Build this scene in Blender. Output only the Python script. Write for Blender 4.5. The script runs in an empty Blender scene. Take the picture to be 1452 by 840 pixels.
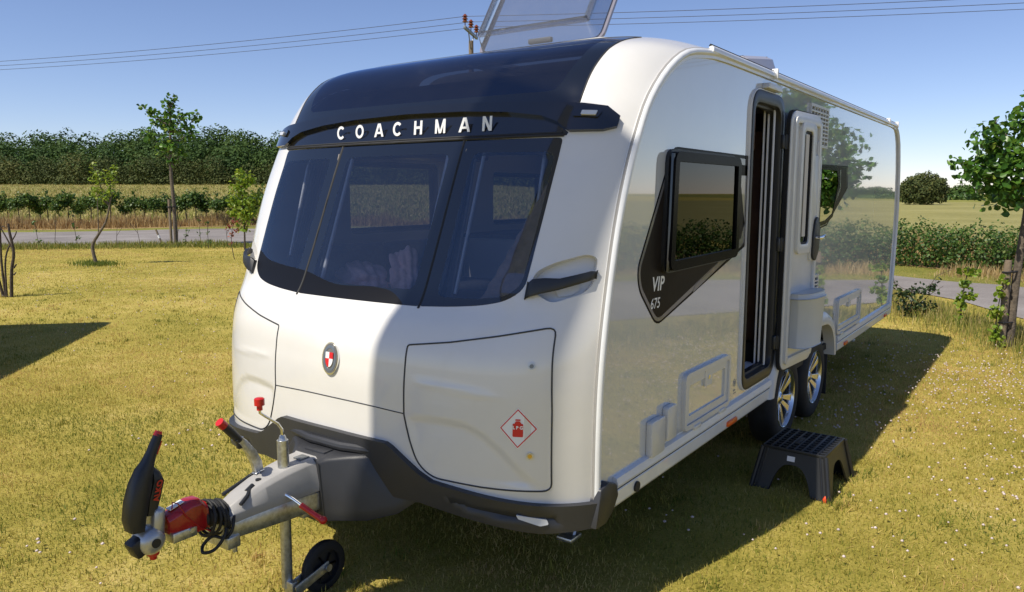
import bpy, bmesh, math, random
import numpy as np
from mathutils import Vector, Matrix
from mathutils.geometry import delaunay_2d_cdt
random.seed(7); RNG = np.random.default_rng(7)
sc = bpy.context.scene
COL = sc.collection
R = math.radians

# ------------------------------------------------------------------ helpers
def tag(o, label=None, cat=None, group=None, kind=None):
    if label: o['label'] = label
    if cat: o['category'] = cat
    if group: o['group'] = group
    if kind: o['kind'] = kind
    return o

def root(name, loc, label, cat, group=None, rz=0.0):
    o = bpy.data.objects.new(name, None); COL.objects.link(o)
    o.location = loc; o.rotation_euler = (0, 0, rz); o.empty_display_size = 0.2
    return tag(o, label, cat, group)

class MB:
    """collects shapes that become one mesh object"""
    def __init__(s): s.v = []; s.f = []; s.m = []; s.cur = 0
    def add(s, vs, fs, M=None):
        b = len(s.v)
        for p in vs:
            p = Vector(p); s.v.append(tuple(M @ p) if M else tuple(p))
        for f in fs: s.f.append(tuple(b + i for i in f)); s.m.append(s.cur)
        return s
    def box(s, c, d, bev=0.0, M=None, seg=2, rot=None):
        bm = bmesh.new(); bmesh.ops.create_cube(bm, size=1)
        for v in bm.verts: v.co = Vector((v.co.x*d[0], v.co.y*d[1], v.co.z*d[2]))
        if bev > 0: bmesh.ops.bevel(bm, geom=list(bm.edges), offset=min(bev, min(d)*.49), segments=seg, profile=.5, affect='EDGES')
        T = Matrix.Translation(Vector(c))
        if rot is not None: T = T @ rot.to_4x4()
        if M: T = M @ T
        return s.bm(bm, T)
    def bm(s, bm, T=None):
        bm.verts.index_update()
        s.add([v.co for v in bm.verts], [[v.index for v in f.verts] for f in bm.faces], T); bm.free(); return s
    def tube(s, path, r, n=10, caps=True, M=None, squash=1.0):
        path = [Vector(p) for p in path]; k = len(path)
        rs = r if isinstance(r, (list, tuple)) else [r]*k
        vs = []; fs = []; t0 = (path[1]-path[0]).normalized()
        up = Vector((0, 0, 1)) if abs(t0.z) < .9 else Vector((1, 0, 0))
        a = t0.cross(up).normalized()
        for i in range(k):
            t = (path[min(i+1, k-1)]-path[max(i-1, 0)])
            if t.length < 1e-9: t = t0
            t.normalize(); a = (a - t*a.dot(t))
            if a.length < 1e-6: a = t.orthogonal()
            a.normalize(); b = t.cross(a)
            for j in range(n):
                an = 2*math.pi*j/n
                vs.append(path[i] + (a*math.cos(an) + b*math.sin(an)*squash)*rs[i])
        for i in range(k-1):
            for j in range(n):
                j2 = (j+1) % n
                fs.append((i*n+j, i*n+j2, (i+1)*n+j2, (i+1)*n+j))
        if caps:
            fs.append(tuple(range(n-1, -1, -1))); fs.append(tuple((k-1)*n+j for j in range(n)))
        return s.add(vs, fs, M)
    def lathe(s, prof, n=32, M=None, close=False, caps=True):
        """profile of (r, h) turned about local Z"""
        k = len(prof); vs = []; fs = []
        for r, h in prof:
            for j in range(n):
                an = 2*math.pi*j/n; vs.append((r*math.cos(an), r*math.sin(an), h))
        for i in range(k-1 if not close else k):
            i2 = (i+1) % k
            for j in range(n):
                j2 = (j+1) % n
                fs.append((i*n+j, i*n+j2, i2*n+j2, i2*n+j))
        if not close and caps:
            if prof[0][0] > 1e-5: fs.append(tuple(range(n-1, -1, -1)))
            if prof[-1][0] > 1e-5: fs.append(tuple((k-1)*n+j for j in range(n)))
        return s.add(vs, fs, M)
    def prism(s, poly, fn, h0, h1):
        """poly: 2D outline; fn(u,v,h)->3D; extruded between h0 and h1"""
        n = len(poly)
        vs = [fn(p[0], p[1], h0) for p in poly] + [fn(p[0], p[1], h1) for p in poly]
        fs = [tuple(range(n-1, -1, -1)), tuple(range(n, 2*n))]
        for i in range(n):
            j = (i+1) % n; fs.append((i, j, n+j, n+i))
        return s.add(vs, fs)
    def ring(s, outer, inner, fn, h0, h1):
        """frame between two outlines with the same number of points"""
        n = len(outer)
        vs = [fn(p[0], p[1], h) for pl, h in ((outer, h0), (inner, h0), (outer, h1), (inner, h1)) for p in pl]
        fs = []
        for i in range(n):
            j = (i+1) % n
            fs += [(i, j, n+j, n+i), (2*n+i, 3*n+i, 3*n+j, 2*n+j), (i, 2*n+i, 2*n+j, j), (n+i, n+j, 3*n+j, 3*n+i)]
        return s.add(vs, fs)
    def sphere(s, c, r, n=16, M=None, sc_=(1, 1, 1)):
        bm = bmesh.new(); bmesh.ops.create_uvsphere(bm, u_segments=n, v_segments=max(6, n//2), radius=1)
        for v in bm.verts: v.co = Vector((c[0]+v.co.x*r*sc_[0], c[1]+v.co.y*r*sc_[1], c[2]+v.co.z*r*sc_[2]))
        return s.bm(bm, M)
    def build(s, name, mats, parent=None, smooth=35, local=False, bevel=0.0, fixn=True):
        me = bpy.data.meshes.new(name); me.from_pydata(s.v, [], s.f); me.update()
        if not isinstance(mats, (list, tuple)): mats = [mats]
        for m in mats: me.materials.append(m)
        if len(mats) > 1:
            me.polygons.foreach_set('material_index', s.m)
        if fixn or bevel:
            bm = bmesh.new(); bm.from_mesh(me)
            if bevel:
                es = [e for e in bm.edges if len(e.link_faces) == 2 and e.calc_face_angle(0) > R(30)]
                bmesh.ops.bevel(bm, geom=es, offset=bevel, segments=2, profile=.5, affect='EDGES', clamp_overlap=True)
            if fixn: bmesh.ops.recalc_face_normals(bm, faces=list(bm.faces))
            bm.to_mesh(me); bm.free()
        if smooth:
            me.shade_smooth() if hasattr(me, 'shade_smooth') else None
            try: me.set_sharp_from_angle(angle=R(smooth))
            except Exception: pass
        return link(name, me, parent, local)

def link(name, me, parent=None, local=False):
    o = bpy.data.objects.new(name, me); COL.objects.link(o)
    if parent is not None:
        o.parent = parent
        if not local and parent.type == 'EMPTY':
            o.matrix_parent_inverse = (Matrix.Translation(parent.location) @ Matrix.Rotation(parent.rotation_euler.z, 4, 'Z')).inverted()
    return o

def copy_tree(o, parent=None):
    c = o.copy(); COL.objects.link(c)
    if parent: c.parent = parent
    for ch in list(o.children): copy_tree(ch, c)
    return c

def np_mesh(name, V, F, mat_, parent=None, var=None, smooth=False, local=False):
    """fast mesh from arrays; F is (n,3) or (n,4)"""
    me = bpy.data.meshes.new(name); V = np.asarray(V, np.float32); F = np.asarray(F, np.int32)
    me.vertices.add(len(V)); me.vertices.foreach_set('co', V.ravel())
    n, k = F.shape; me.loops.add(n*k); me.loops.foreach_set('vertex_index', F.ravel())
    me.polygons.add(n); me.polygons.foreach_set('loop_start', np.arange(n, dtype=np.int32)*k)
    me.polygons.foreach_set('loop_total', np.full(n, k, np.int32))
    me.update(calc_edges=True)
    if var is not None:
        a = me.attributes.new('var', 'FLOAT', 'POINT'); a.data.foreach_set('value', np.asarray(var, np.float32))
    for m in (mat_ if isinstance(mat_, (list, tuple)) else [mat_]): me.materials.append(m)
    if smooth: me.polygons.foreach_set('use_smooth', np.ones(n, bool))
    return link(name, me, parent, local)

def rounded(pts, r, n=4):
    """round the corners of a 2D outline; r a number or one per corner"""
    out = []; k = len(pts)
    for i in range(k):
        p0, p, p1 = [np.array(pts[j % k], float) for j in (i-1, i, i+1)]
        rr = r[i] if isinstance(r, (list, tuple)) else r
        a = p0-p; b = p1-p; la = np.linalg.norm(a); lb = np.linalg.norm(b)
        rr = min(rr, la*.48, lb*.48); a = p + a/la*rr; b = p + b/lb*rr
        for t in np.linspace(0, 1, n+1):
            out.append(tuple((1-t)**2*a + 2*t*(1-t)*p + t*t*b))
    return out

# ------------------------------------------------------------------ materials
def nodes(name):
    m = bpy.data.materials.new(name); m.use_nodes = True
    nt = m.node_tree; return m, nt, nt.nodes['Principled BSDF']
def N(nt, t, **kw):
    n = nt.nodes.new(t)
    for k, v in kw.items(): setattr(n, k, v)
    return n
def ramp(nt, stops, fac=None):
    r = N(nt, 'ShaderNodeValToRGB'); e = r.color_ramp.elements
    while len(e) < len(stops): e.new(.5)
    for i, (p, c) in enumerate(stops): e[i].position = p; e[i].color = (*c, 1)
    if fac is not None: nt.links.new(fac, r.inputs[0])
    return r
def noise(nt, scale, detail=4, rough=.6, vec=None, dist=0):
    n = N(nt, 'ShaderNodeTexNoise'); n.inputs['Scale'].default_value = scale
    n.inputs['Detail'].default_value = detail; n.inputs['Roughness'].default_value = rough
    n.inputs['Distortion'].default_value = dist
    if vec is not None: nt.links.new(vec, n.inputs['Vector'])
    return n
def geo_pos(nt): return N(nt, 'ShaderNodeNewGeometry').outputs['Position']
def mat(name, col, rough=.5, metal=0, coat=0, var=.0, vscale=6, bump=0, bscale=80, spec=None, rvar=0):
    m, nt, p = nodes(name)
    p.inputs['Base Color'].default_value = (*col, 1); p.inputs['Roughness'].default_value = rough
    p.inputs['Metallic'].default_value = metal; p.inputs['Coat Weight'].default_value = coat
    p.inputs['Coat Roughness'].default_value = .03
    if spec is not None: p.inputs['Specular IOR Level'].default_value = spec
    L = nt.links.new; pos = geo_pos(nt)
    if var:
        n = noise(nt, vscale, 5, .65, pos)
        r = ramp(nt, [(.3, tuple(max(0, c*(1-var)) for c in col)), (.7, tuple(min(1, c*(1+var)) for c in col))], n.outputs[0])
        L(r.outputs[0], p.inputs['Base Color'])
        if rvar:
            mr = N(nt, 'ShaderNodeMapRange'); mr.inputs['To Min'].default_value = max(0, rough-rvar); mr.inputs['To Max'].default_value = rough+rvar
            L(n.outputs[0], mr.inputs['Value']); L(mr.outputs[0], p.inputs['Roughness'])
    if bump:
        n = noise(nt, bscale, 4, .6, pos); b = N(nt, 'ShaderNodeBump'); b.inputs['Strength'].default_value = 1
        b.inputs['Distance'].default_value = bump
        L(n.outputs[0], b.inputs['Height']); L(b.outputs[0], p.inputs['Normal'])
    return m
def glass(name, tint, ior=1.5, rough=0.0, gloss=(1, 1, 1), dust=0.0):
    m = bpy.data.materials.new(name); m.use_nodes = True; nt = m.node_tree; nt.nodes.clear(); L = nt.links.new
    o = N(nt, 'ShaderNodeOutputMaterial'); mx = N(nt, 'ShaderNodeMixShader'); t = N(nt, 'ShaderNodeBsdfTransparent')
    g = N(nt, 'ShaderNodeBsdfGlossy'); f = N(nt, 'ShaderNodeFresnel'); f.inputs['IOR'].default_value = ior
    t.inputs['Color'].default_value = (*tint, 1); g.inputs['Roughness'].default_value = rough; g.inputs['Color'].default_value = (*gloss, 1)
    L(f.outputs[0], mx.inputs[0])
    if dust:
        d = N(nt, 'ShaderNodeBsdfDiffuse'); d.inputs['Color'].default_value = (.5, .5, .5, 1); m2 = N(nt, 'ShaderNodeMixShader')
        n = noise(nt, 9, 6, .7, geo_pos(nt)); mr = N(nt, 'ShaderNodeMapRange'); mr.inputs['To Min'].default_value = dust*.5; mr.inputs['To Max'].default_value = dust*1.5
        L(n.outputs[0], mr.inputs['Value']); L(mr.outputs[0], m2.inputs[0]); L(t.outputs[0], m2.inputs[1]); L(d.outputs[0], m2.inputs[2]); L(m2.outputs[0], mx.inputs[1])
    else: L(t.outputs[0], mx.inputs[1])
    L(g.outputs[0], mx.inputs[2]); L(mx.outputs[0], o.inputs[0]); return m
def leaf_mat(name, stops, trans=.35, rough=.45, spec=.4):
    """leaf colour varies per leaf (attribute var); part of the light passes through"""
    m, nt, p = nodes(name); L = nt.links.new
    a = N(nt, 'ShaderNodeAttribute'); a.attribute_name = 'var'
    r = ramp(nt, stops, a.outputs['Fac']); L(r.outputs[0], p.inputs['Base Color']); p.inputs['Roughness'].default_value = rough
    p.inputs['Specular IOR Level'].default_value = spec
    t = N(nt, 'ShaderNodeBsdfTranslucent'); h = N(nt, 'ShaderNodeHueSaturation'); h.inputs['Value'].default_value = 1.5; h.inputs['Hue'].default_value = .48
    L(r.outputs[0], h.inputs['Color']); L(h.outputs[0], t.inputs[0])
    mx = N(nt, 'ShaderNodeMixShader'); mx.inputs[0].default_value = trans
    L(p.outputs[0], mx.inputs[1]); L(t.outputs[0], mx.inputs[2]); L(mx.outputs[0], nt.nodes['Material Output'].inputs[0])
    return m

M = {}
def gelcoat(name, col, rough, wav, wscale):
    m, nt, p = nodes(name); L = nt.links.new; pos = geo_pos(nt)
    n = noise(nt, 3.0, 5, .7, pos); r = ramp(nt, [(.25, tuple(c*.95 for c in col)), (.65, col)], n.outputs[0]); L(r.outputs[0], p.inputs['Base Color'])
    p.inputs['Roughness'].default_value = rough; p.inputs['Coat Weight'].default_value = .6; p.inputs['Coat Roughness'].default_value = .04
    w = noise(nt, wscale, 1, .4, pos); b = N(nt, 'ShaderNodeBump'); b.inputs['Strength'].default_value = 1; b.inputs['Distance'].default_value = wav
    L(w.outputs[0], b.inputs['Height']); L(b.outputs[0], p.inputs['Normal']); L(b.outputs[0], p.inputs['Coat Normal'])
    return m
M['gel'] = gelcoat('white_gelcoat', (.69, .675, .645), .24, .0006, 2.2)
M['side'] = gelcoat('silver_white_side_sheet', (.57, .585, .60), .06, .00045, 1.1)
M['side'].node_tree.nodes['Principled BSDF'].inputs['Coat Weight'].default_value = 1; M['side'].node_tree.nodes['Principled BSDF'].inputs['Coat Roughness'].default_value = .01; M['side'].node_tree.nodes['Principled BSDF'].inputs['Coat IOR'].default_value = 1.7
M['rail'] = mat('white_painted_aluminium', (.72, .73, .74), .3, 0, .4, var=.05, vscale=8)
M['abs'] = mat('white_moulded_plastic', (.62, .62, .61), .38, 0, .2, var=.03, vscale=10)
M['lgrey'] = mat('light_grey_plastic', (.33, .32, .305), .5, var=.06, vscale=15, bump=.0004, bscale=300)
M['blackgloss'] = mat('black_gloss_panel', (.006, .007, .010), .12, 0, .7, var=.15, vscale=5)
M['frit'] = mat('black_acrylic_border', (.006, .008, .013), .05, 0, .6, spec=.6)
M['rubber'] = mat('black_rubber', (.012, .012, .013), .65, var=.2, vscale=20, bump=.0004, bscale=200)
M['tyre'] = mat('tyre_rubber', (.016, .016, .017), .75, var=.3, vscale=15, bump=.001, bscale=90)
M['bumper'] = mat('dark_grey_textured_plastic', (.028, .029, .033), .42, var=.12, vscale=5, bump=.0004, bscale=500)
M['blackplastic'] = mat('black_plastic', (.016, .017, .019), .42, var=.15, vscale=9, bump=.0003, bscale=400)
M['zinc'] = mat('galvanised_steel', (.52, .53, .53), .38, .9, var=.3, vscale=45, rvar=.12)
M['chrome'] = mat('chrome', (.75, .75, .76), .12, 1)
M['alloy'] = mat('polished_alloy', (.66, .67, .69), .22, 1, var=.06, vscale=12)
M['alloydark'] = mat('dark_painted_alloy', (.03, .03, .033), .35, .4)
M['paintalloy'] = mat('silver_painted_metal', (.45, .46, .47), .35, .6, .3)
M['red'] = mat('red_plastic', (.50, .012, .012), .35, 0, .2, var=.15, vscale=12)
M['redpaint'] = mat('dark_red_painted_steel', (.33, .008, .012), .28, 0, .5, var=.2, vscale=14)
M['orange'] = mat('orange_plastic', (.75, .12, .01), .3)
M['redorange'] = mat('orange_red_rubber_foot', (.65, .06, .01), .5)
M['lamp'] = mat('clear_white_lens', (.62, .63, .64), .12, 0, .5)
M['decal'] = mat('dark_bronze_vinyl', (.020, .016, .013), .35, 0, 0, var=.25, vscale=7, spec=.05)
M['decalgrey'] = mat('grey_vinyl_stripe', (.16, .155, .16), .25, .2, .5)
M['white'] = mat('white_vinyl', (.78, .78, .78), .4)
M['redv'] = mat('red_vinyl', (.60, .015, .02), .35)
M['win'] = glass('tinted_front_window', (.70, .72, .76), 1.85, 0, (.66, .82, 1), dust=.012)
M['offwin'] = glass('smoked_far_window', (.24, .26, .30), 1.5, 0)
M['sidewin'] = glass('tinted_side_window', (.06, .06, .06), 1.42, 0, (.75, .75, .75))
M['roofglass'] = glass('tinted_roof_window', (.07, .075, .09), 1.85, .03, (.55, .72, 1), dust=.012)
M['smoke'] = glass('smoked_clear_acrylic', (.50, .53, .60), 1.5, .06, dust=.10)
M['liprim'] = mat('pale_tinted_acrylic_rim', (.20, .19, .23), .2, 0, .5)
M['seam'] = mat('dark_grey_seal', (.035, .036, .04), .6)
M['wood'] = mat('dark_walnut_board', (.115, .058, .036), .35, var=.4, vscale=4)
M['cream'] = mat('cream_wallboard', (.62, .58, .52), .6)
M['sofa'] = mat('grey_upholstery', (.17, .16, .155), .85, var=.12, vscale=40, bump=.001, bscale=300)
M['curtain'] = mat('taupe_curtain', (.30, .27, .25), .85, var=.1, vscale=30)
M['pleat'] = mat('brown_lining_cloth', (.42, .29, .20), .7, var=.3, vscale=14, bump=.004, bscale=40)
M['fleece'] = mat('dusty_pink_fleece', (.80, .52, .50), .95, var=.15, vscale=40, bump=.003, bscale=60)
M['bark'] = mat('grey_brown_bark', (.12, .095, .07), .85, var=.5, vscale=14, bump=.01, bscale=40)
M['darkbark'] = mat('dark_brown_bark', (.06, .045, .035), .85, var=.5, vscale=20, bump=.01, bscale=40)
M['sideframe'] = mat('black_window_surround', (.007, .007, .008), .25, 0, 0, spec=.04)
M['darkrefl'] = mat('matt_black_painted_reflection', (.006, .006, .007), .35, 0, 0, spec=.18)  # matt black colour standing in for a dark reflection in the glass
M['stake'] = mat('weathered_timber', (.19, .145, .10), .8, var=.3, vscale=18, bump=.004, bscale=60)
M['wire'] = mat('power_cable', (.05, .05, .055), .5)
M['porcelain'] = mat('brown_glazed_porcelain', (.16, .045, .02), .2)
M['steelgrey'] = mat('grey_steel', (.20, .21, .21), .5, .6, var=.2)

# ------------------------------------------------------------------ camera, light
CAM = np.array([2.61068, -2.74434, 1.75188]); YAW = .616307; PITCH = .132778
cd = bpy.data.cameras.new('camera'); cam = bpy.data.objects.new('camera', cd); COL.objects.link(cam); sc.camera = cam
cam.location = CAM; cam.rotation_mode = 'XYZ'; cam.rotation_euler = (math.pi/2-PITCH, 0, YAW)
cd.sensor_width = 36; cd.lens = 36*1089.863/1452; cd.clip_end = 6000; cd.clip_start = .05
SUN = Vector((-.20, -.67, 1.0)).normalized()
el = math.asin(SUN.z); az = math.atan2(SUN.x, SUN.y)
w = bpy.data.worlds.new('World'); sc.world = w; w.use_nodes = True; nt = w.node_tree
sky = N(nt, 'ShaderNodeTexSky'); sky.sky_type = 'NISHITA'; sky.sun_disc = False; sky.sun_elevation = el; sky.sun_rotation = az % (2*math.pi)
sky.air_density = 1.0; sky.dust_density = .15; sky.ozone_density = 3.5; sky.altitude = 1400
tn = N(nt, 'ShaderNodeMix', data_type='RGBA', blend_type='MULTIPLY'); tn.inputs[0].default_value = 1; tn.inputs[7].default_value = (1.04, .95, 1.03, 1)
nt.links.new(sky.outputs[0], tn.inputs[6]); nt.links.new(tn.outputs[2], nt.nodes['Background'].inputs[0]); nt.nodes['Background'].inputs[1].default_value = .083
sd = bpy.data.lights.new('sun', 'SUN'); sun = bpy.data.objects.new('sun', sd); COL.objects.link(sun)
sd.energy = 3.85; sd.angle = R(.45); sd.color = (1, .93, .80)
sun.rotation_euler = SUN.to_track_quat('Z', 'Y').to_euler(); sun.location = (0, 0, 30)
sc.view_settings.view_transform = 'Standard'; sc.view_settings.look = 'None'; sc.view_settings.exposure = 0.63; sc.view_settings.gamma = 1
sc.view_settings.use_curve_mapping = False
sc.cycles.max_bounces = 10; sc.cycles.transparent_max_bounces = 24; sc.cycles.use_denoising = True

# ------------------------------------------------------------------ terrain
F2 = np.array([-.57803, .81602]); R2 = np.array([.81602, .57803])
def uv(x, y):
    dx = np.asarray(x, float)-CAM[0]; dy = np.asarray(y, float)-CAM[1]
    return dx*R2[0]+dy*R2[1], dx*F2[0]+dy*F2[1]
def xy(u, v):
    return CAM[0]+u*R2[0]+v*F2[0], CAM[1]+u*R2[1]+v*F2[1]
def sstep(t): t = np.clip(t, 0, 1); return t*t*(3-2*t)
def gz(x, y):
    u, v = uv(x, y); left = 1-sstep((u/np.maximum(v, 1)+.05)/.3)
    t = np.clip((v-44)/106, 0, 1.15); return left*3.35*t*(.55+.45*t)
def ground():
    V = [(0, 0, 0)]; F = []; rs = [2, 4, 7, 10, 14, 19, 25, 32, 38, 44, 50, 58, 66, 76, 88, 100, 115, 130, 150, 175, 210, 260, 340, 500, 800, 1500, 3000]; n = 120
    for r in rs:
        for j in range(n):
            a = 2*math.pi*j/n; x = CAM[0]+r*math.cos(a); y = CAM[1]+r*math.sin(a); V.append((x, y, float(gz(x, y))))
    V[0] = (CAM[0], CAM[1], 0)
    for j in range(n): F.append((0, 1+j, 1+(j+1) % n))
    for i in range(len(rs)-1):
        for j in range(n):
            a = 1+i*n+j; b = 1+i*n+(j+1) % n; F.append((a, a+n, b+n, b))
    mb = MB(); mb.v = V; mb.f = F; mb.m = [0]*len(F)
    return mb
def lawn_colour(nt, p, stops, big=.35, fine=60, extra=None, bumpd=.012):
    L = nt.links.new; pos = geo_pos(nt)
    a = noise(nt, big, 5, .6, pos); b = noise(nt, 3.1, 6, .72, pos); c = noise(nt, fine, 5, .75, pos)
    ad = N(nt, 'ShaderNodeMath', operation='MULTIPLY_ADD'); ad.inputs[1].default_value = .34; L(a.outputs[0], ad.inputs[0])
    m2 = N(nt, 'ShaderNodeMath', operation='MULTIPLY_ADD'); m2.inputs[1].default_value = .30; L(b.outputs[0], m2.inputs[0])
    m3 = N(nt, 'ShaderNodeMath', operation='MULTIPLY'); m3.inputs[1].default_value = .36; L(c.outputs[0], m3.inputs[0])
    L(m3.outputs[0], m2.inputs[2]); L(m2.outputs[0], ad.inputs[2])
    r = ramp(nt, stops, ad.outputs[0]); L(r.outputs[0], p.inputs['Base Color'])
    bp = N(nt, 'ShaderNodeBump'); bp.inputs['Distance'].default_value = bumpd; L(c.outputs[0], bp.inputs['Height']); L(bp.outputs[0], p.inputs['Normal'])
    p.inputs['Roughness'].default_value = .95; p.inputs['Specular IOR Level'].default_value = .15
LAWN = [(.33, (.14, .13, .022)), (.44, (.26, .225, .040)), (.52, (.38, .31, .070)), (.60, (.52, .41, .14)), (.70, (.42, .28, .10))]
m, nt, p = nodes('mown_dry_lawn'); lawn_colour(nt, p, LAWN); M['lawn'] = m
m, nt, p = nodes('ripening_field'); lawn_colour(nt, p, [(.35, (.17, .155, .05)), (.5, (.27, .25, .09)), (.65, (.37, .33, .14))], .08, 2.0, bumpd=.2); M['field'] = m
m, nt, p = nodes('verge_grass'); lawn_colour(nt, p, [(.35, (.10, .12, .02)), (.5, (.21, .21, .045)), (.65, (.33, .28, .09))], .3, 14, bumpd=.06); M['verge'] = m
m, nt, p = nodes('dry_bank'); lawn_colour(nt, p, [(.35, (.22, .15, .06)), (.5, (.34, .24, .11)), (.65, (.42, .32, .16))], .3, 10, bumpd=.06); M['bank'] = m
m, nt, p = nodes('grey_tarmac'); L = nt.links.new; pos = geo_pos(nt)
a = noise(nt, .5, 4, .6, pos); c = noise(nt, 40, 5, .8, pos); mx = N(nt, 'ShaderNodeMix', data_type='FLOAT'); mx.inputs[0].default_value = .5
L(a.outputs[0], mx.inputs[2]); L(c.outputs[0], mx.inputs[3]); r = ramp(nt, [(.35, (.13, .115, .11)), (.5, (.20, .178, .165)), (.66, (.30, .275, .26))], mx.outputs[0])
L(r.outputs[0], p.inputs['Base Color']); p.inputs['Roughness'].default_value = .9; M['tarmac'] = m

def pip(px, py, poly):
    """vectorised point in polygon"""
    poly = np.asarray(poly, float); x0, y0 = poly[:, 0], poly[:, 1]; x1, y1 = np.roll(x0, -1), np.roll(y0, -1)
    px = np.asarray(px, float)[:, None]; py = np.asarray(py, float)[:, None]
    c = ((y0 > py) != (y1 > py)) & (px < (x1-x0)*(py-y0)/np.where(y1 == y0, 1e-12, y1-y0)+x0)
    return c.sum(1) % 2 == 1
def cdt(polys, pts):
    """triangulate free points with polygon edges as constraints -> verts(n,2), tris(m,3)"""
    vs = [Vector(p) for p in pts]; es = []
    for pl in polys:
        b = len(vs); vs += [Vector(p) for p in pl]; k = len(pl); es += [(b+i, b+(i+1) % k) for i in range(k)]
    o = delaunay_2d_cdt(vs, es, [], 0, 1e-6)
    V = np.array([tuple(v) for v in o[0]]); T = []
    for f in o[2]:
        for i in range(1, len(f)-1): T.append((f[0], f[i], f[i+1]))
    return V, np.array(T)
def sheet(name, poly, m, dz, res, label=None, cat=None, kind='structure'):
    P_ = np.array(poly, float); lo = P_.min(0); hi = P_.max(0)
    gx, gy = np.meshgrid(np.arange(lo[0], hi[0], res), np.arange(lo[1], hi[1], res)); g = np.stack([gx.ravel(), gy.ravel()], 1)
    g = g[pip(g[:, 0], g[:, 1], P_)]
    V, T = cdt([poly], [tuple(q) for q in g]); ce = V[T].mean(1); T = T[pip(ce[:, 0], ce[:, 1], P_)]
    a = V[T]; cr = (a[:, 1, 0]-a[:, 0, 0])*(a[:, 2, 1]-a[:, 0, 1])-(a[:, 1, 1]-a[:, 0, 1])*(a[:, 2, 0]-a[:, 0, 0]); T = np.where((cr < 0)[:, None], T[:, ::-1], T)
    o = np_mesh(name, np.c_[V, gz(V[:, 0], V[:, 1])+dz], T, m, smooth=True)
    return tag(o, label, cat, kind=kind)
def smooth_line(pts, k=6):
    pts = np.array(pts, float); out = []
    for i in range(len(pts)-1):
        p0 = pts[max(i-1, 0)]; p1 = pts[i]; p2 = pts[i+1]; p3 = pts[min(i+2, len(pts)-1)]
        for t in np.arange(k)/k:
            out.append(.5*((2*p1)+(-p0+p2)*t+(2*p0-5*p1+4*p2-p3)*t*t+(-p0+3*p1-3*p2+p3)*t**3))
    out.append(pts[-1]); return [tuple(q) for q in out]
g = ground().build('lawn', M['lawn'], smooth=80, fixn=False); tag(g, kind='structure')
near = smooth_line([(-80, -36), (-45, -10), (-25.7, 8.1), (-20.4, 13.3), (-12, 15.3), (-5, 14.6), (.43, 12.5), (2.3, 10.1), (5.5, 5), (9, -3), (13, -14)])
far = smooth_line([(-92, -24), (-56, -2), (-36, 12.3), (-31, 20.5), (-19, 24.5), (-8, 20.5), (.0, 15.2), (2.4, 14.3), (7.5, 10), (13, 0), (18, -12)])
def off(line, d):
    l = np.array(line); t = np.gradient(l, axis=0); t /= np.linalg.norm(t, axis=1)[:, None]; nn = np.c_[-t[:, 1], t[:, 0]]
    return [tuple(q) for q in l+nn*d]
sheet('road', near+far[::-1], M['tarmac'], .012, 2.0)
rough = RNG.normal(0, .12, len(near))
0 and sheet('roadside_grass', off(near, -1.7)+[tuple(np.array(q)+[0, r_]) for q, r_ in zip(near, rough)][::-1], M['verge'], .016, 1.0)
sheet('far_verge', [tuple(q) for q in far]+off(far, 5.8)[::-1], M['verge'], .008, 2.0)
sheet('hedge_bank', off(far, 2.1)+off(far, 7.8)[::-1], M['bank'], .014, 2.0)
# field beyond the hedges
def uvp(pts): return [tuple(float(c) for c in xy(u, v)) for u, v in pts]
sheet('field', uvp([(-190, 36), (-60, 44), (-31, 44.5), (-12, 40), (2, 29), (9, 22), (20, 18), (60, 25), (160, 60), (160, 150), (40, 150), (-190, 153)]), M['field'], .03, 5.0)
sheet('far_meadow', uvp([(-260, 153), (40, 150), (160, 150), (900, 400), (900, 1500), (-900, 1500)]), M['verge'], .05, 40.0)

# ------------------------------------------------------------------ foliage
def leaf_verts(C, Nn, size, fold=.25, asp=.8, rng=RNG, heart=True, flat=False):
    """C centres (n,3), Nn face normals (n,3), size (n,) -> verts, quads"""
    n = len(C); Nn = Nn/np.linalg.norm(Nn, axis=1)[:, None]
    a = rng.normal(size=(n, 3)); a -= (a*Nn).sum(1)[:, None]*Nn; a /= np.linalg.norm(a, axis=1)[:, None]; b = np.cross(Nn, a)
    if heart: pr = [(0, -.5, 0), (.46, -.22, fold), (.40, .18, fold*.8), (0, .55, 0), (-.40, .18, fold*.8), (-.46, -.22, fold)]; q = [(0, 1, 2, 3), (0, 3, 4, 5)]
    else: pr = [(0, -.5, 0), (.5, 0, fold*.4), (0, .5, 0), (-.5, 0, fold*.4)]; q = [(0, 1, 2, 3)]
    k = len(pr); s = np.asarray(size)[:, None]
    V = np.stack([C+(b*x*asp+a*y+Nn*z*.5)*s for x, y, z in pr], 1).reshape(-1, 3)
    F = (np.arange(n)[:, None, None]*k+np.array(q)[None]).reshape(-1, 4)
    return V, F, k
DK = 5.0
def blob_points(blobs, density, shell=.75, rng=RNG):
    """points through ellipsoids (cx,cy,cz,rx,ry,rz,[w]); returns points and outward directions"""
    P_ = []; D_ = []
    for b in blobs:
        n = max(3, int(density*DK*(b[3]*b[4]*b[5])**(2/3)*(b[6] if len(b) > 6 else 1)))
        d = rng.normal(size=(n, 3)); d /= np.linalg.norm(d, axis=1)[:, None]
        r = shell+(1.05-shell)*rng.random(n)**.6; r[rng.random(n) < .3] *= rng.random((rng.random(n) < .3).sum())[0] if False else 1
        inner = rng.random(n) < .35; r[inner] *= rng.random(inner.sum())**.4
        r *= 1+.18*np.sin(d[:, 0]*7+b[0]*3)*np.cos(d[:, 2]*6+b[1]*5)
        P_.append(np.array(b[:3])+d*r[:, None]*np.array(b[3:6])); D_.append(d)
    return np.concatenate(P_), np.concatenate(D_)
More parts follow.
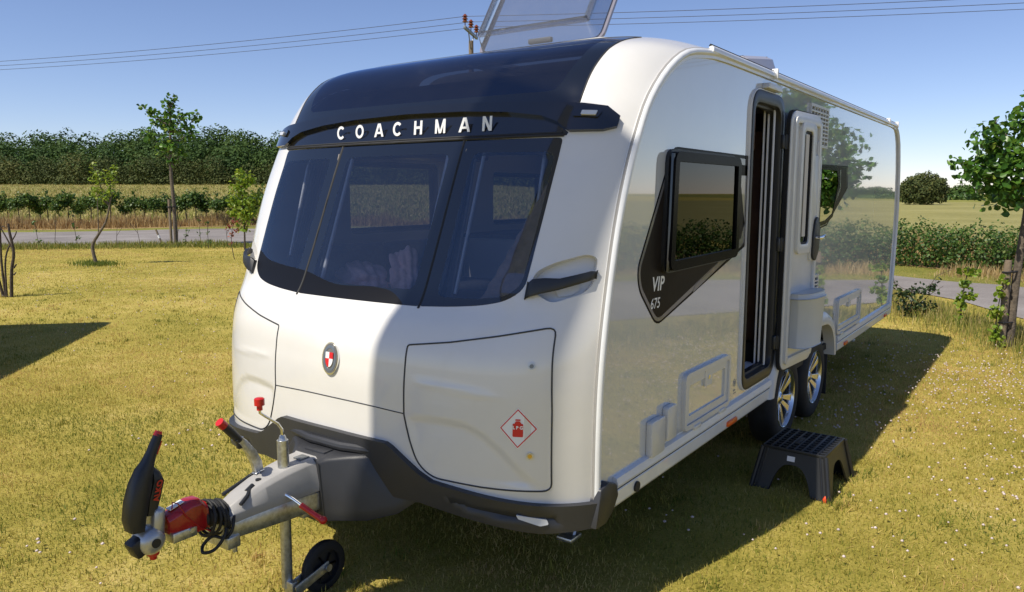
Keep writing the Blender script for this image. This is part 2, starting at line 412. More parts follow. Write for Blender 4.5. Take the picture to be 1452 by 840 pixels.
def foliage(name, P_, D_, size, m, parent=None, outward=.6, svar=.35, local=True, heart=True, fold=.25, asp=.85, varc=None):
    n = len(P_); nn = D_*outward+RNG.normal(size=(n, 3))*.55+np.array([0, 0, .35])
    V, F, k = leaf_verts(P_, nn, size*(1+RNG.uniform(-svar, svar, n)), fold, asp, heart=heart)
    if varc is None:
        varc = np.clip(.5+RNG.normal(0, .22, n), 0, 1)
    return np_mesh(name, V, F, m, parent, np.repeat(varc, k), local=local)
LEAF = {}
LEAF['linden'] = leaf_mat('lime_tree_leaf', [(0, (.022, .065, .012)), (.45, (.055, .14, .02)), (.8, (.12, .24, .03)), (1, (.24, .32, .05))], .35, .35)
LEAF['hedge'] = leaf_mat('hedge_leaf', [(0, (.020, .052, .012)), (.5, (.055, .115, .020)), (.9, (.12, .19, .03)), (1, (.20, .23, .05))], .3, .5)
LEAF['wood'] = leaf_mat('woodland_leaf', [(0, (.016, .040, .010)), (.5, (.042, .085, .018)), (1, (.095, .14, .030))], .15, .7, .2)
LEAF['shrub'] = leaf_mat('scrub_leaf', [(0, (.030, .045, .014)), (.5, (.065, .085, .024)), (.9, (.12, .125, .035)), (1, (.19, .16, .06))], .15, .7, .2)
LEAF['bright'] = leaf_mat('yellow_green_leaf', [(0, (.08, .16, .015)), (.5, (.18, .28, .025)), (1, (.32, .36, .05))], .4, .45)
LEAF['dark'] = leaf_mat('bramble_leaf', [(0, (.012, .028, .010)), (.5, (.028, .055, .018)), (1, (.09, .13, .03))], .25, .45)
LEAF['redleaf'] = leaf_mat('reddish_leaf', [(0, (.14, .03, .02)), (.6, (.28, .07, .04)), (1, (.16, .18, .04))], .35, .5)
LEAF['blade'] = leaf_mat('grass_blade', [(0, (.090, .135, .016)), (.25, (.23, .225, .032)), (.5, (.40, .33, .070)), (.72, (.56, .44, .15)), (.88, (.50, .32, .12)), (1, (.32, .21, .09))], .25, .7, .25)
LEAF['tall'] = leaf_mat('tall_grass_blade', [(0, (.10, .15, .02)), (.4, (.22, .23, .05)), (.7, (.38, .32, .11)), (1, (.50, .40, .20))], .3, .7, .25)
LEAF['straw'] = leaf_mat('dead_grass_blade', [(0, (.22, .14, .05)), (.5, (.37, .26, .11)), (1, (.50, .39, .20))], .25, .8, .2)
LEAF['clover'] = mat('clover_blossom', (.58, .48, .45), .8, var=.25, vscale=5)

def blades(name, X, Y, h, wd, m, lean=.5, var=None, dz=0.0, label=None, cat=None):
    n = len(X); a = RNG.uniform(0, 2*math.pi, n); ln = np.abs(RNG.normal(0, lean, n)); b = RNG.uniform(0, 2*math.pi, n)
    z = gz(X, Y)+dz; wx = np.cos(a)*wd/2; wy = np.sin(a)*wd/2; lx = np.cos(b)*ln*h; ly = np.sin(b)*ln*h
    V = np.empty((n, 5, 3)); hz = h/np.sqrt(1+ln**2)
    V[:, 0] = np.c_[X-wx, Y-wy, z]; V[:, 1] = np.c_[X+wx, Y+wy, z]
    V[:, 2] = np.c_[X+wx*.8+lx*.35, Y+wy*.8+ly*.35, z+hz*.6]; V[:, 3] = np.c_[X-wx*.8+lx*.35, Y-wy*.8+ly*.35, z+hz*.6]
    V[:, 4] = np.c_[X+lx, Y+ly, z+hz]
    base = np.arange(n)[:, None]*5
    F = np.concatenate([base+np.array([[0, 1, 2]]), base+np.array([[0, 2, 3]]), base+np.array([[3, 2, 4]])])
    if var is None: var = np.clip(RNG.normal(.5, .22, n), 0, 1)
    return tag(np_mesh(name, V.reshape(-1, 3), F, m, None, np.repeat(var, 5)), label, cat, kind='stuff')
def vnoise(x, y, s, seed=0):
    """cheap smooth value noise for patches"""
    r = np.random.default_rng(seed); G = r.random((64, 64)); x = x/s; y = y/s; i = np.floor(x).astype(int); j = np.floor(y).astype(int); fx = sstep(x-i); fy = sstep(y-j)
    g = lambda a, b: G[a % 64, b % 64]
    return g(i, j)*(1-fx)*(1-fy)+g(i+1, j)*fx*(1-fy)+g(i, j+1)*(1-fx)*fy+g(i+1, j+1)*fx*fy
def fan(n, v0, v1, spread=.85):
    v = np.sqrt(RNG.uniform(v0**2, v1**2, n)); u = RNG.uniform(-spread, spread, n)*v; return xy(u, v)
def keep_lawn(X, Y):
    return ~pip(X, Y, near+far[::-1])
X, Y = fan(520000, 2.3, 10.5, 1.1); X2, Y2 = fan(290000, 6.5, 27, .95)
k1 = RNG.random(len(X)) > (uv(X, Y)[1]-6.5)/4; k2 = RNG.random(len(X2)) < (uv(X2, Y2)[1]-6.5)/4; X, Y, X2, Y2 = X[k1], Y[k1], X2[k2], Y2[k2]
h = np.r_[RNG.uniform(.012, .032, len(X)), RNG.uniform(.016, .034, len(X2))]; wd = np.r_[RNG.uniform(.0025, .005, len(X)), RNG.uniform(.006, .011, len(X2))]
X = np.r_[X, X2]; Y = np.r_[Y, Y2]; k = keep_lawn(X, Y); X, Y, h, wd = X[k], Y[k], h[k], wd[k]
pt = .5*vnoise(X, Y, .9, 1)+.3*vnoise(X, Y, .28, 2)+.2*vnoise(X, Y, 3.1, 3)
blades('lawn_grass', X, Y, h, wd, LEAF['blade'], .9, np.clip(.52+(pt-.5)*1.3+RNG.normal(0, .16, len(X)), 0, 1), 0, 'short dry yellow green mown grass of the lawn', 'grass')
tn_ = 650; ctx, cty = fan(tn_, 2.4, 14, .8); kk_ = keep_lawn(ctx, cty); ctx, cty = ctx[kk_], cty[kk_]
for wx_, wy_, q_ in ((1.06, 2.66, 14), (1.06, 3.43, 12), (.07, -.60, 8), (1.24, 1.76, 5), (1.64, 1.74, 5), (1.64, 2.25, 5), (.02, -.76, 4)): ctx = np.r_[ctx, RNG.normal(wx_, .10, q_)]; cty = np.r_[cty, RNG.normal(wy_, .12, q_)]
rep_ = RNG.integers(8, 34, len(ctx)); TX = np.repeat(ctx, rep_)+RNG.normal(0, .035, rep_.sum()); TY = np.repeat(cty, rep_)+RNG.normal(0, .035, rep_.sum()); tv = np.repeat(np.clip(RNG.normal(.3, .28, len(ctx)), 0, 1), rep_)
blades('grass_tufts', TX, TY, RNG.uniform(.028, .060, len(TX)), RNG.uniform(.003, .0065, len(TX)), LEAF['blade'], .8, np.clip(tv+RNG.normal(0, .08, len(TX)), 0, 1), 0, 'longer tufts of grass missed by the mower', 'grass')
# clover blossoms
cx_, cy_ = [], []
def clover(n, c, sx, sy):
    cx_.append(RNG.normal(c[0], sx, n)); cy_.append(RNG.normal(c[1], sy, n))
for c_, n_, s_ in [((3.2, 4.5), 600, .95), ((2.4, 5.6), 420, .6), ((3.0, 2.6), 150, .6), ((2.4, 1.6), 60, .5), ((1.35, 3.5), 60, .35), ((1.5, 4.6), 60, .35), ((.95, 1.1), 18, .25), ((-.35, -1.72), 0, .25),
                   ((-1.35, -1.35), 14, .22), ((-.95, -1.55), 10, .15), ((-2.2, .3), 18, .22), ((-8, 4.5), 160, 1.6), ((-12, 6), 200, 2.2), ((-14, 4), 160, 2.2), ((1.3, 6.5), 50, .5), ((-4, 1.5), 20, .8), ((4.0, 6.0), 160, 1.0)]:
    clover(n_, c_, s_, s_)
cx_ = np.concatenate(cx_); cy_ = np.concatenate(cy_); k = keep_lawn(cx_, cy_); cx_, cy_ = cx_[k], cy_[k]
oct_ = np.array([(1, 0, 0), (.7, .7, .3), (0, 1, 0), (-.7, .7, .3), (-1, 0, 0), (-.7, -.7, .3), (0, -1, 0), (.7, -.7, .3), (0, 0, .9), (0, 0, -.7)])
of = [(i, (i+1) % 8, 8) for i in range(8)]+[((i+1) % 8, i, 9) for i in range(8)]
rr = RNG.uniform(.006, .0105, len(cx_)); V = (np.c_[cx_, cy_, RNG.uniform(.035, .06, len(cx_))][:, None]+oct_[None]*rr[:, None, None]).reshape(-1, 3)
F = (np.arange(len(cx_))[:, None, None]*10+np.array(of)[None]).reshape(-1, 3)
tag(np_mesh('clover_blossoms', V, F, LEAF['clover']), 'small white clover blossoms scattered over the lawn', 'wildflowers', kind='stuff')

# ------------------------------------------------------------------ caravan front surface
W2 = 1.15
TB = np.array([
[0.30,-.10,.30,-.44,.30],[0.45,-.10,.45,-.455,.45],[0.60,-.10,.60,-.465,.60],[0.80,-.097,.80,-.465,.80],[1.00,-.085,1.00,-.455,1.00],
[1.12,-.07,1.12,-.43,1.12],[1.20,-.057,1.20,-.385,1.20],[1.30,-.037,1.30,-.31,1.29],[1.45,-.003,1.45,-.235,1.44],[1.60,.037,1.60,-.165,1.60],
[1.80,.11,1.80,-.08,1.80],[2.00,.212,2.00,.01,2.00],[2.15,.315,2.15,.09,2.15],[2.30,.49,2.295,.19,2.30],[2.45,.70,2.395,.36,2.42],
[2.60,.95,2.435,.60,2.49],[2.80,1.2,2.448,.95,2.53],[3.00,1.5,2.45,1.35,2.545]])
def spl(x, xs, ys):
    x = np.clip(x, xs[0], xs[-1]); i = np.clip(np.searchsorted(xs, x)-1, 0, len(xs)-2); m = np.gradient(ys, xs)
    h = xs[i+1]-xs[i]; t = (x-xs[i])/h
    return (2*t**3-3*t**2+1)*ys[i]+(t**3-2*t**2+t)*h*m[i]+(-2*t**3+3*t**2)*ys[i+1]+(t**3-t**2)*h*m[i+1]
def P0(X, s):
    X = np.asarray(X, float); s = np.asarray(s, float); x = np.minimum(np.abs(X)/W2, 1.0); a = .45-.4*np.clip((s-1.9)/.5, 0, 1)
    w_ = 1-(a*x**2+(1-a)*x**9); c = [spl(s, TB[:, 0], TB[:, k]) for k in (1, 2, 3, 4)]
    return np.stack([X, c[0]+(c[2]-c[0])*w_, c[1]+(c[3]-c[1])*w_], -1)
def nrm(fn, X, s):
    e = .004; X = np.asarray(X, float); s = np.asarray(s, float)
    xa = np.minimum(X+e, W2); xb = np.maximum(X-e, -W2)
    a = (fn(xa, s)-fn(xb, s)); b = fn(X, s+e)-fn(X, s-e); n = np.cross(a, b); return n/np.linalg.norm(n, axis=-1)[..., None]
def sdist(X, s, poly):
    """signed distance (+ inside) to polygon"""
    p = np.asarray(poly, float); a = p; b = np.roll(p, -1, 0); d = np.full(X.shape, 9.)
    for (x0, y0), (x1, y1) in zip(a, b):
        dx, dy = x1-x0, y1-y0; t = np.clip(((X-x0)*dx+(s-y0)*dy)/(dx*dx+dy*dy+1e-12), 0, 1); d = np.minimum(d, np.hypot(X-x0-t*dx, s-y0-t*dy))
    ins = pip(X.ravel(), s.ravel(), p).reshape(X.shape); return np.where(ins, d, -d)
def ldist(X, s, line):
    d = np.full(X.shape, 9.)
    for (x0, y0), (x1, y1) in zip(line[:-1], line[1:]):
        dx, dy = x1-x0, y1-y0; t = np.clip(((X-x0)*dx+(s-y0)*dy)/(dx*dx+dy*dy), 0, 1); d = np.minimum(d, np.hypot(X-x0-t*dx, s-y0-t*dy))
    return d
mir = lambda pl: [(-x, y) for x, y in pl][::-1]
LOCK = rounded([(.42, 1.121), (.62, 1.148), (.82, 1.185), (1.022, 1.229), (1.036, .90), (1.038, .572), (.78, .572), (.56, .578), (.49, .625), (.45, .72), (.422, .828)], [.012, .02, .02, .035, .02, .03, .02, .06, .06, .06, .01])
BUMP_TOP = [(0, .702), (.335, .698), (.365, .685), (.50, .598), (.565, .568), (.80, .542), (1.0, .522), (1.15, .507)]
BUMP_BOT = [(1.15, .405), (1.0, .405), (.80, .432), (.51, .468), (.15, .462), (0, .462)]
BUMP = BUMP_TOP+BUMP_BOT; BUMPER = BUMP+[(-x, y) for x, y in BUMP[::-1]][1:-1]
WC = rounded([(-.392, 1.278), (.392, 1.278), (.392, 1.988), (-.392, 1.988)], .012)
WR = rounded([(.402, 1.279), (.56, 1.288), (.70, 1.302), (.80, 1.325), (.868, 1.375), (.884, 1.70), (.888, 1.984), (.402, 1.988)], [.01, .05, .05, .06, .06, .1, .02, .01])
BAR = [(0, 2.157), (.35, 2.152), (.70, 2.136), (.94, 2.119), (1.035, 2.104), (1.085, 2.062), (1.085, 2.02), (1.04, 2.006), (.91, 2.006), (.885, 2.02), (.85, 2.045), (.775, 2.072), (.6, 2.096), (.35, 2.112), (0, 2.119)]
HEADER = BAR+[(-x, y) for x, y in BAR[::-1]][1:-1]
NAME = [(0, 2.119), (.35, 2.112), (.6, 2.096), (.775, 2.072), (.85, 2.045), (.885, 2.02), (.905, 2.006), (.9, 1.993), (0, 1.993)]
NAMEP = NAME+[(-x, y) for x, y in NAME[::-1]][1:-1]
ROOFW = [(.918, 2.127), (.922, 2.23), (.932, 2.36), (.94, 2.46), (.94, 2.60), (-.94, 2.60), (-.94, 2.46), (-.932, 2.36), (-.922, 2.23), (-.918, 2.127), (-.70, 2.142), (-.35, 2.158), (0, 2.163), (.35, 2.158), (.70, 2.142)]
ROOFI = rounded([(.80, 2.19), (.845, 2.33), (.86, 2.52), (-.86, 2.52), (-.845, 2.33), (-.80, 2.19)], .04)
HREC = rounded([(.892, 1.44), (.96, 1.478), (1.075, 1.512), (1.112, 1.498), (1.113, 1.40), (1.085, 1.358), (.985, 1.322), (.94, 1.345), (.89, 1.375)], .03)
BREC = rounded([(.60, .520), (.78, .505), (1.06, .488), (1.07, .432), (.95, .438), (.74, .462)], .02)
CREASE = [(.42, .832), (.60, .846), (.72, .838), (.80, .805), (.88, .74), (1.01, .598)]
def D(X, s):
    x = np.abs(X); d = np.zeros(X.shape)
    d -= .016*sstep(sdist(x, s, BREC)/.025)
    hr = 0
    # swoop pressed into the locker door
    l = ldist(x, s, CREASE); cy = np.interp(x, [c[0] for c in CREASE], [c[1] for c in CREASE]); under = (s < cy)
    d -= np.where(under & (x > .40) & (x < 1.03), .014*sstep(l/.045)*np.exp(-l/.13), 0)*sstep((sdist(x, s, LOCK))/.04)
    r_ = np.exp(-((s-(.975-.06*(x-.42)))/.016)**2)*sstep((x-.44)/.1)*sstep((.93-x)/.2); d += .0035*r_
    return d
def SF(X, s):
    X = np.asarray(X, float); s = np.asarray(s, float); return P0(X, s)+nrm(P0, X, s)*D(X, s)[..., None]
DARK_REFL = rounded([(-.87, 1.46), (-.75, 1.415), (-.60, 1.40), (-.392, 1.385), (-.15, 1.335), (.10, 1.345), (.22, 1.335), (.31, 1.28), (.31, 1.23), (-.95, 1.23), (-.95, 1.46)], [.02, .08, .05, .05, .08, .05, .06, .02, .01, .01, .01])
fpolys = [HREC, mir(HREC), DARK_REFL, LOCK, mir(LOCK), BUMPER, WC, WR, mir(WR), HEADER, NAMEP, ROOFW, ROOFI]
def inset(poly, d):
    """move an outline inwards by d"""
    p = np.array(poly, float); out = []; k = len(p); ar = sum(p[i][0]*p[(i+1) % k][1]-p[(i+1) % k][0]*p[i][1] for i in range(k)); sg = 1 if ar > 0 else -1
    for i in range(k):
        a = p[i]-p[i-1]; b = p[(i+1) % k]-p[i]; a /= np.linalg.norm(a)+1e-9; b /= np.linalg.norm(b)+1e-9
        na = np.array([-a[1], a[0]])*sg; nb = np.array([-b[1], b[0]])*sg; n_ = na+nb; q = n_@n_
        out.append(tuple(p[i]+n_*d*2/max(q, .6)))
    return out
WCi = rounded([(-.335, 1.345), (.335, 1.345), (.335, 1.93), (-.335, 1.93)], .04)
WRi = rounded([(.465, 1.325), (.66, 1.325), (.80, 1.345), (.852, 1.395), (.868, 1.70), (.868, 1.925), (.465, 1.93)], .04)
fpolys += [WCi, WRi, mir(WRi)]
xs = np.r_[np.arange(0, .86, .02), np.arange(.86, 1.151, .0105)]; xs[-1] = 1.15 if abs(xs[-1]-1.15) < .006 else xs[-1]
xs = np.unique(np.r_[-xs, xs, -1.15, 1.15].round(4)); ss = np.r_[np.arange(.40, 1.30, .018), np.arange(1.30, 1.54, .009), np.arange(1.54, 2.2, .018), np.arange(2.2, 3.001, .03)]; ss[-1] = 3.0
def dens(poly, st=.02):
    out = []; k = len(poly)
    for i in range(k):
        a = np.array(poly[i]); b = np.array(poly[(i+1) % k]); n_ = max(1, int(np.hypot(*(b-a))/st))
        for j in range(n_): out.append(tuple(a+(b-a)*j/n_))
    return out
fpolys = [dens(p_) for p_ in fpolys]
gx, gs = np.meshgrid(xs, ss); gp = np.stack([gx.ravel(), gs.ravel()], 1)
okp = np.ones(len(gp), bool)
for p_ in fpolys:
    cl = np.array(p_+[p_[0]]); okp &= ldist(gp[:, 0], gp[:, 1], [tuple(q) for q in cl]) > .004
okp |= (np.abs(gp[:, 0]) > 1.149)
FV, FT = cdt(fpolys, [tuple(q) for q in gp[okp]])
FV[:, 0] = np.clip(FV[:, 0], -W2, W2)
ce = FV[FT].mean(1); reg = np.zeros(len(FT), int)
lowcut = np.interp(np.abs(ce[:, 0]), [0, .15, .51, .80, 1.0, 1.15], [.462, .462, .468, .432, .405, .405]); reg[ce[:, 1] < lowcut] = -1
REG = dict(lockR=LOCK, lockL=mir(LOCK), bumper=BUMPER, header=HEADER, name=NAMEP, roofw=ROOFW, roofi=ROOFI, wc=WC, wr=WR, wl=mir(WR), wci=WCi, wri=WRi, wli=mir(WRi), hrR=HREC, hrL=mir(HREC))
ids = {}
for i, (k_, pl) in enumerate(REG.items()):
    ids[k_] = i+1; ins = pip(ce[:, 0], ce[:, 1], pl) & (reg != -1); reg[ins] = i+1
low = pip(ce[:, 0], ce[:, 1], DARK_REFL) & np.isin(reg, [ids[k] for k in ('wc', 'wl', 'wci', 'wli')]); lowreg = {}
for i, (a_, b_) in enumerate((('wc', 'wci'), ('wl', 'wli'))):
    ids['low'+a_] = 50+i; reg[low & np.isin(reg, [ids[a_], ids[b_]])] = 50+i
FP = SF(FV[:, 0], FV[:, 1]); FN = nrm(SF, FV[:, 0], FV[:, 1])
ar = FV[FT]; crs = (ar[:, 1, 0]-ar[:, 0, 0])*(ar[:, 2, 1]-ar[:, 0, 1])-(ar[:, 1, 1]-ar[:, 0, 1])*(ar[:, 2, 0]-ar[:, 0, 0]); FT = np.where((crs < 0)[:, None], FT[:, ::-1], FT)
def region(name, ks, m, parent, offset=0.0, skirt=0.0):
    """the front surface cut to one outline, with turned-in edges of depth skirt"""
    sel = np.isin(reg, [ids[k] if k else 0 for k in ks]); T = FT[sel]; used, invx = np.unique(T, return_inverse=True); T = invx.reshape(-1, 3)
    V = FP[used]+FN[used]*offset; Nn = FN[used]; n0 = len(V); F = [tuple(t) for t in T]
    if skirt:
        cnt = {}
        for t in F:
            for a, b in ((t[0], t[1]), (t[1], t[2]), (t[2], t[0])): cnt[(a, b)] = cnt.get((a, b), 0)+1
        bd = [(a, b) for (a, b) in cnt if (b, a) not in cnt]; top = {}; low = {}; ex = []; exn = []
        for a, b in bd:
            for q in (a, b):
                if q not in top: top[q] = n0+len(ex); ex.append(V[q]); low[q] = n0+len(ex); ex.append(V[q]-Nn[q]*skirt)
            F.append((top[b], top[a], low[a], low[b]))
        if ex: V = np.r_[V, np.array(ex)]
    me = bpy.data.meshes.new(name); me.from_pydata([tuple(q) for q in V], [], F); me.update(); me.materials.append(m)
    me.polygons.foreach_set('use_smooth', [len(f) == 3 for f in F])
    nv = np.zeros((len(V), 3)); nv[:n0] = Nn
    if skirt and len(V) > n0:
        mid = V[:n0].mean(0); nv[n0:] = 0
    me.normals_split_custom_set_from_vertices([tuple(q) for q in nv]) if not skirt else custom_loops(me, F, Nn, n0)
    return link(name, me, parent)
def custom_loops(me, F, Nn, n0):
    ln = []
    for f in F:
        if len(f) == 3: ln += [tuple(Nn[i]) for i in f]
        else: ln += [(0, 0, 0)]*4
    me.normals_split_custom_set(ln)

CV = root('caravan', (0, 3.2, 0), 'large white touring caravan with black front header and its side door open', 'caravan')
region('front_panel', [None], M['gel'], CV)
bump_o = region('bumper', ['bumper'], M['bumper'], CV, .030, .06)
for sd_, kk in ((1, 'lockR'), (-1, 'lockL')):
    lk = region('locker_door', [kk], M['gel'], CV)
    mb = MB(); pl = LOCK if sd_ > 0 else mir(LOCK); dl = dens(pl, .02)+[dens(pl, .02)[0]]; dl = np.array(dl)
    pts = SF(dl[:, 0], dl[:, 1])+nrm(SF, dl[:, 0], dl[:, 1])*.0003
    mb.tube([tuple(q) for q in pts], .0037, 6, caps=False); mb.build('door_seal', M['seam'], lk, 60)
    if sd_ > 0:
        locker_right = lk
# seam between the two lockers and below the header
mb = MB()
for line in ([(-.42, .832), (-.2, .842), (0, .844), (.2, .842), (.42, .832)],):
    dl = np.array(smooth_line(line, 8)); pts = SF(dl[:, 0], dl[:, 1])
    mb.tube([tuple(q) for q in pts], .0026, 6)
mb.build('panel_seam', M['seam'], CV, 60)
def onfront(X0, s0, lx, ly, h, base=None):
    """a point on the front by local metric offsets from (X0,s0)"""
    f = base or SF; X0a = np.array(X0); s0a = np.array(s0)
    mx_ = np.linalg.norm(P0(X0a+.01, s0a)-P0(X0a-.01, s0a))/.02; ms_ = np.linalg.norm(P0(X0a, s0a+.01)-P0(X0a, s0a-.01))/.02
    X = np.array(np.clip(X0+lx/mx_, -W2, W2)); s = np.array(s0+ly/ms_); return Vector((f(X, s)+nrm(P0, X, s)*h).tolist())
def fprism(mb, X0, s0, poly, h0, h1, base=None):
    return mb.prism(poly, lambda u, v, h: onfront(X0, s0, u, v, h, base), h0, h1)
def circ(r, n=24, ry=None, a0=0): return [(r*math.cos(2*math.pi*i/n+a0), (ry or r)*math.sin(2*math.pi*i/n+a0)) for i in range(n)]
def glyphs(txt, size, bold=.0, spacing=1.0, shear=0):
    """text as flat mesh: verts (x,y), faces; x centred"""
    cu = bpy.data.curves.new('t', 'FONT'); cu.body = txt; cu.size = size; cu.align_x = 'CENTER'; cu.offset = bold; cu.space_character = spacing; cu.shear = shear; cu.resolution_u = 3
    o = bpy.data.objects.new('t', cu); COL.objects.link(o); dg = bpy.context.evaluated_depsgraph_get(); me = bpy.data.meshes.new_from_object(o.evaluated_get(dg))
    V = [(v.co.x, v.co.y) for v in me.vertices]; F = [tuple(p_.vertices) for p_ in me.polygons]
    bpy.data.objects.remove(o); bpy.data.meshes.remove(me); return V, F
# lockers: locks and gas sign
for (lx_, ls_, mm) in ((.964, 1.078, 'steelgrey'), (.970, .719, 'brass')):
    if mm == 'brass' and 'brass' not in M: M['brass'] = mat('brass', (.55, .38, .12), .3, 1)
    mb = MB(); fprism(mb, lx_, ls_, circ(.014), -.002, .006); o = mb.build('lock', M['zinc'], locker_right)
    mb = MB(); fprism(mb, lx_, ls_, circ(.0085), .0055, .008); mb.build('lock_barrel', M[mm], locker_right)
mb = MB(); a_ = .083; fprism(mb, .927, .829, [(0, -a_), (a_*.93, 0), (0, a_), (-a_*.93, 0)], .0005, .0016); st = mb.build('gas_warning_sticker', M['white'], locker_right)
mb = MB(); b_ = .073; mb.ring([(0, -.079), (.0735, 0), (0, .079), (-.0735, 0)], [(0, -b_), (b_*.93, 0), (0, b_), (-b_*.93, 0)], lambda u, v, h: onfront(.927, .829, u, v, h), .0015, .0022)
fprism(mb, .927, .829, rounded([(-.021, -.034), (.021, -.034), (.021, .020), (-.021, .020)], .005), .0015, .0022)
fprism(mb, .927, .829, rounded([(-.014, .020), (.014, .020), (.008, .030), (-.008, .030)], .002), .0015, .0022)
fprism(mb, .927, .829, [(-.010, .032), (.010, .032), (.010, .038), (-.010, .038)], .0015, .0022)
mb.build('sticker_print', M['redv'], locker_right)
V_, F_ = glyphs('L P G', .018, .0008); mb = MB(); mb.add([onfront(.927, .829, x, y-.002, .003) for x, y in V_], F_); mb.build('sticker_lettering', M['white'], locker_right, 0)
# oval badge
bd = MB(); fprism(bd, -.005, 1.018, circ(.052, 40, .073), 0, .010); bo = bd.build('badge', M['chrome'], CV)
mb = MB(); fprism(mb, -.005, 1.018, circ(.047, 40, .067), .0095, .0115); mb.build('badge_face', M['decalgrey'], CV)
M['greyblue'] = mat('badge_grey', (.14, .17, .21), .3, .3)
mb = MB(); mb.ring(circ(.040, 36, .059), circ(.030, 36, .047), lambda u, v, h: onfront(-.005, 1.018, u, v, h), .0110, .0125); mb.build('badge_wreath', M['greyblue'], CV)
def shield(k, q):
    w_, h_ = .024, .033; out = []
    top = h_*.85; xs0, xs1 = (-w_, 0) if q in (0, 2) else (0, w_)
    if q in (0, 1): return [(xs0, 0), (xs1, 0), (xs1, top), (xs0, top)]
    pts = [(xs0, 0), (xs1, 0)]
    arc = [(w_*math.cos(t), -h_*1.15*math.sin(t)) for t in np.linspace(0, math.pi/2, 7)]
    if q == 3: return [(0, 0)]+[(x, y) for x, y in arc]
    return [(0, 0)]+[(-x, y) for x, y in arc]
mb = MB()
for q in (1, 2): fprism(mb, -.005, 1.018, shield(1, q), .012, .0155)
mb.build('shield_red_quarter', M['redv'], CV)
mb = MB()
for q in (0, 3): fprism(mb, -.005, 1.018, shield(1, q), .012, .0153)
mb.build('shield_white_quarter', M['white'], CV)
# windows
for ks, ki, pl in ((['wc'], 'wci', WC), (['wr'], 'wri', WR), (['wl'], 'wli', mir(WR))):
    fw = region('front_window', [ki], M['win'], CV, .001)
    region('window_frame', ks, M['frit'], fw, .001, .03)
    if 'low'+ks[0] in ids: region('dark_reflection_band', ['low'+ks[0]], M['darkrefl'], fw, .001, .03)  # dark reflection along the foot of the left and middle panes, painted black
# black gaps between the panes
mb = MB()
for sx in (-1, 1):
    dl = np.array([(sx*.397, s_) for s_ in np.linspace(1.27, 1.99, 30)]); pts = SF(dl[:, 0], dl[:, 1]); mb.tube([tuple(q) for q in pts], .006, 6)
dl = np.array([(x_, 1.9925) for x_ in np.linspace(-.89, .89, 60)]); pts = SF(dl[:, 0], dl[:, 1])+nrm(SF, dl[:, 0], dl[:, 1])*.004; mb.tube([tuple(q) for q in pts], .007, 6)
dl = np.array([(x_, 2.004) for x_ in np.linspace(-.88, .88, 60)]); pts = SF(dl[:, 0], dl[:, 1])+nrm(SF, dl[:, 0], dl[:, 1])*.002; mb.tube([tuple(q) for q in pts], .005, 6)
mb.build('window_gasket', M['rubber'], CV, 60)
hd = region('header_bar', ['header'], M['blackgloss'], CV, .022, .03)
npn = region('name_panel', ['name'], M['blackgloss'], CV)
def strokes(ch):
    """a heavy sans capital as a list of quads, 1 high, centred on x"""
    t = .20
    def q(x0, y0, x1, y1, w_=t): return [(x0-w_/2, y0), (x0+w_/2, y0), (x1+w_/2, y1), (x1-w_/2, y1)]
    bar = lambda x0, x1, y0, y1: [(x0, y0), (x1, y0), (x1, y1), (x0, y1)]
    if ch == 'H': return [bar(-.40, -.19, 0, 1), bar(.19, .40, 0, 1), bar(-.2, .2, .41, .59)]
    if ch == 'N': return [bar(-.40, -.20, 0, 1), bar(.20, .40, 0, 1), [(-.39, 1), (-.16, 1), (.39, 0), (.16, 0)][::-1]]
    if ch == 'M': return [bar(-.48, -.29, 0, 1), bar(.29, .48, 0, 1), q(-.02, 0, -.36, 1, .18), q(.02, 0, .36, 1, .18)]
    if ch == 'A': return [q(-.40, 0, -.04, 1, .22), q(.40, 0, .04, 1, .22), bar(-.26, .26, .22, .38)]
    out = []; a0, a1 = (R(42), R(318)) if ch == 'C' else (0, 2*math.pi); n_ = 20
    for i in range(n_):
        u0 = a0+(a1-a0)*i/n_; u1 = a0+(a1-a0)*(i+1)/n_
        P_ = lambda u, k: (k*.47*math.cos(u) if k == 1 else .27*math.cos(u), .5+(.52*math.sin(u) if k == 1 else .32*math.sin(u)))
        out.append([P_(u0, 1), P_(u1, 1), P_(u1, 0), P_(u0, 0)])
    return out
for ch, cx0 in zip('COACHMAN', [-.431, -.29, -.151, -.026, .107, .242, .382, .506]):
    mb = MB()
    for i, q in enumerate(strokes(ch)):
        hh = .004+(.0004*i if ch not in 'CO' else 0); mb.add([onfront(cx0, 2.052, x*.064, (y-.5)*.060, hh+y*.024) for x, y in q], [(0, 1, 2, 3)])
    mb.build('letter', M['white'], npn, 0)
for sx in (-1, 1):
    mb = MB(); fprism(mb, sx*.965, 2.072, rounded([(-.055, -.012), (.05, -.02), (.062, .008), (.05, .022), (-.06, .018)], .008), .018, .030); ml = mb.build('marker_light', M['frit'], hd)
    mb = MB(); fprism(mb, sx*.975, 2.071, rounded([(-.03, -.008), (.03, -.012), (.034, .008), (-.028, .011)], .004), .028, .036); mb.build('marker_lens', M['lamp'], hd)
region('roof_window_border', ['roofw'], M['frit'], CV, .001)
region('front_roof_window', ['roofi'], M['roofglass'], CV, .001)
mb = MB(); dl = np.array(dens(ROOFW+[], .02)); dl = np.r_[dl, dl[:1]]; pts = SF(dl[:, 0], dl[:, 1]); mb.tube([tuple(q) for q in pts], .0035, 6, caps=False); mb.build('roof_window_seal', M['rubber'], CV, 60)
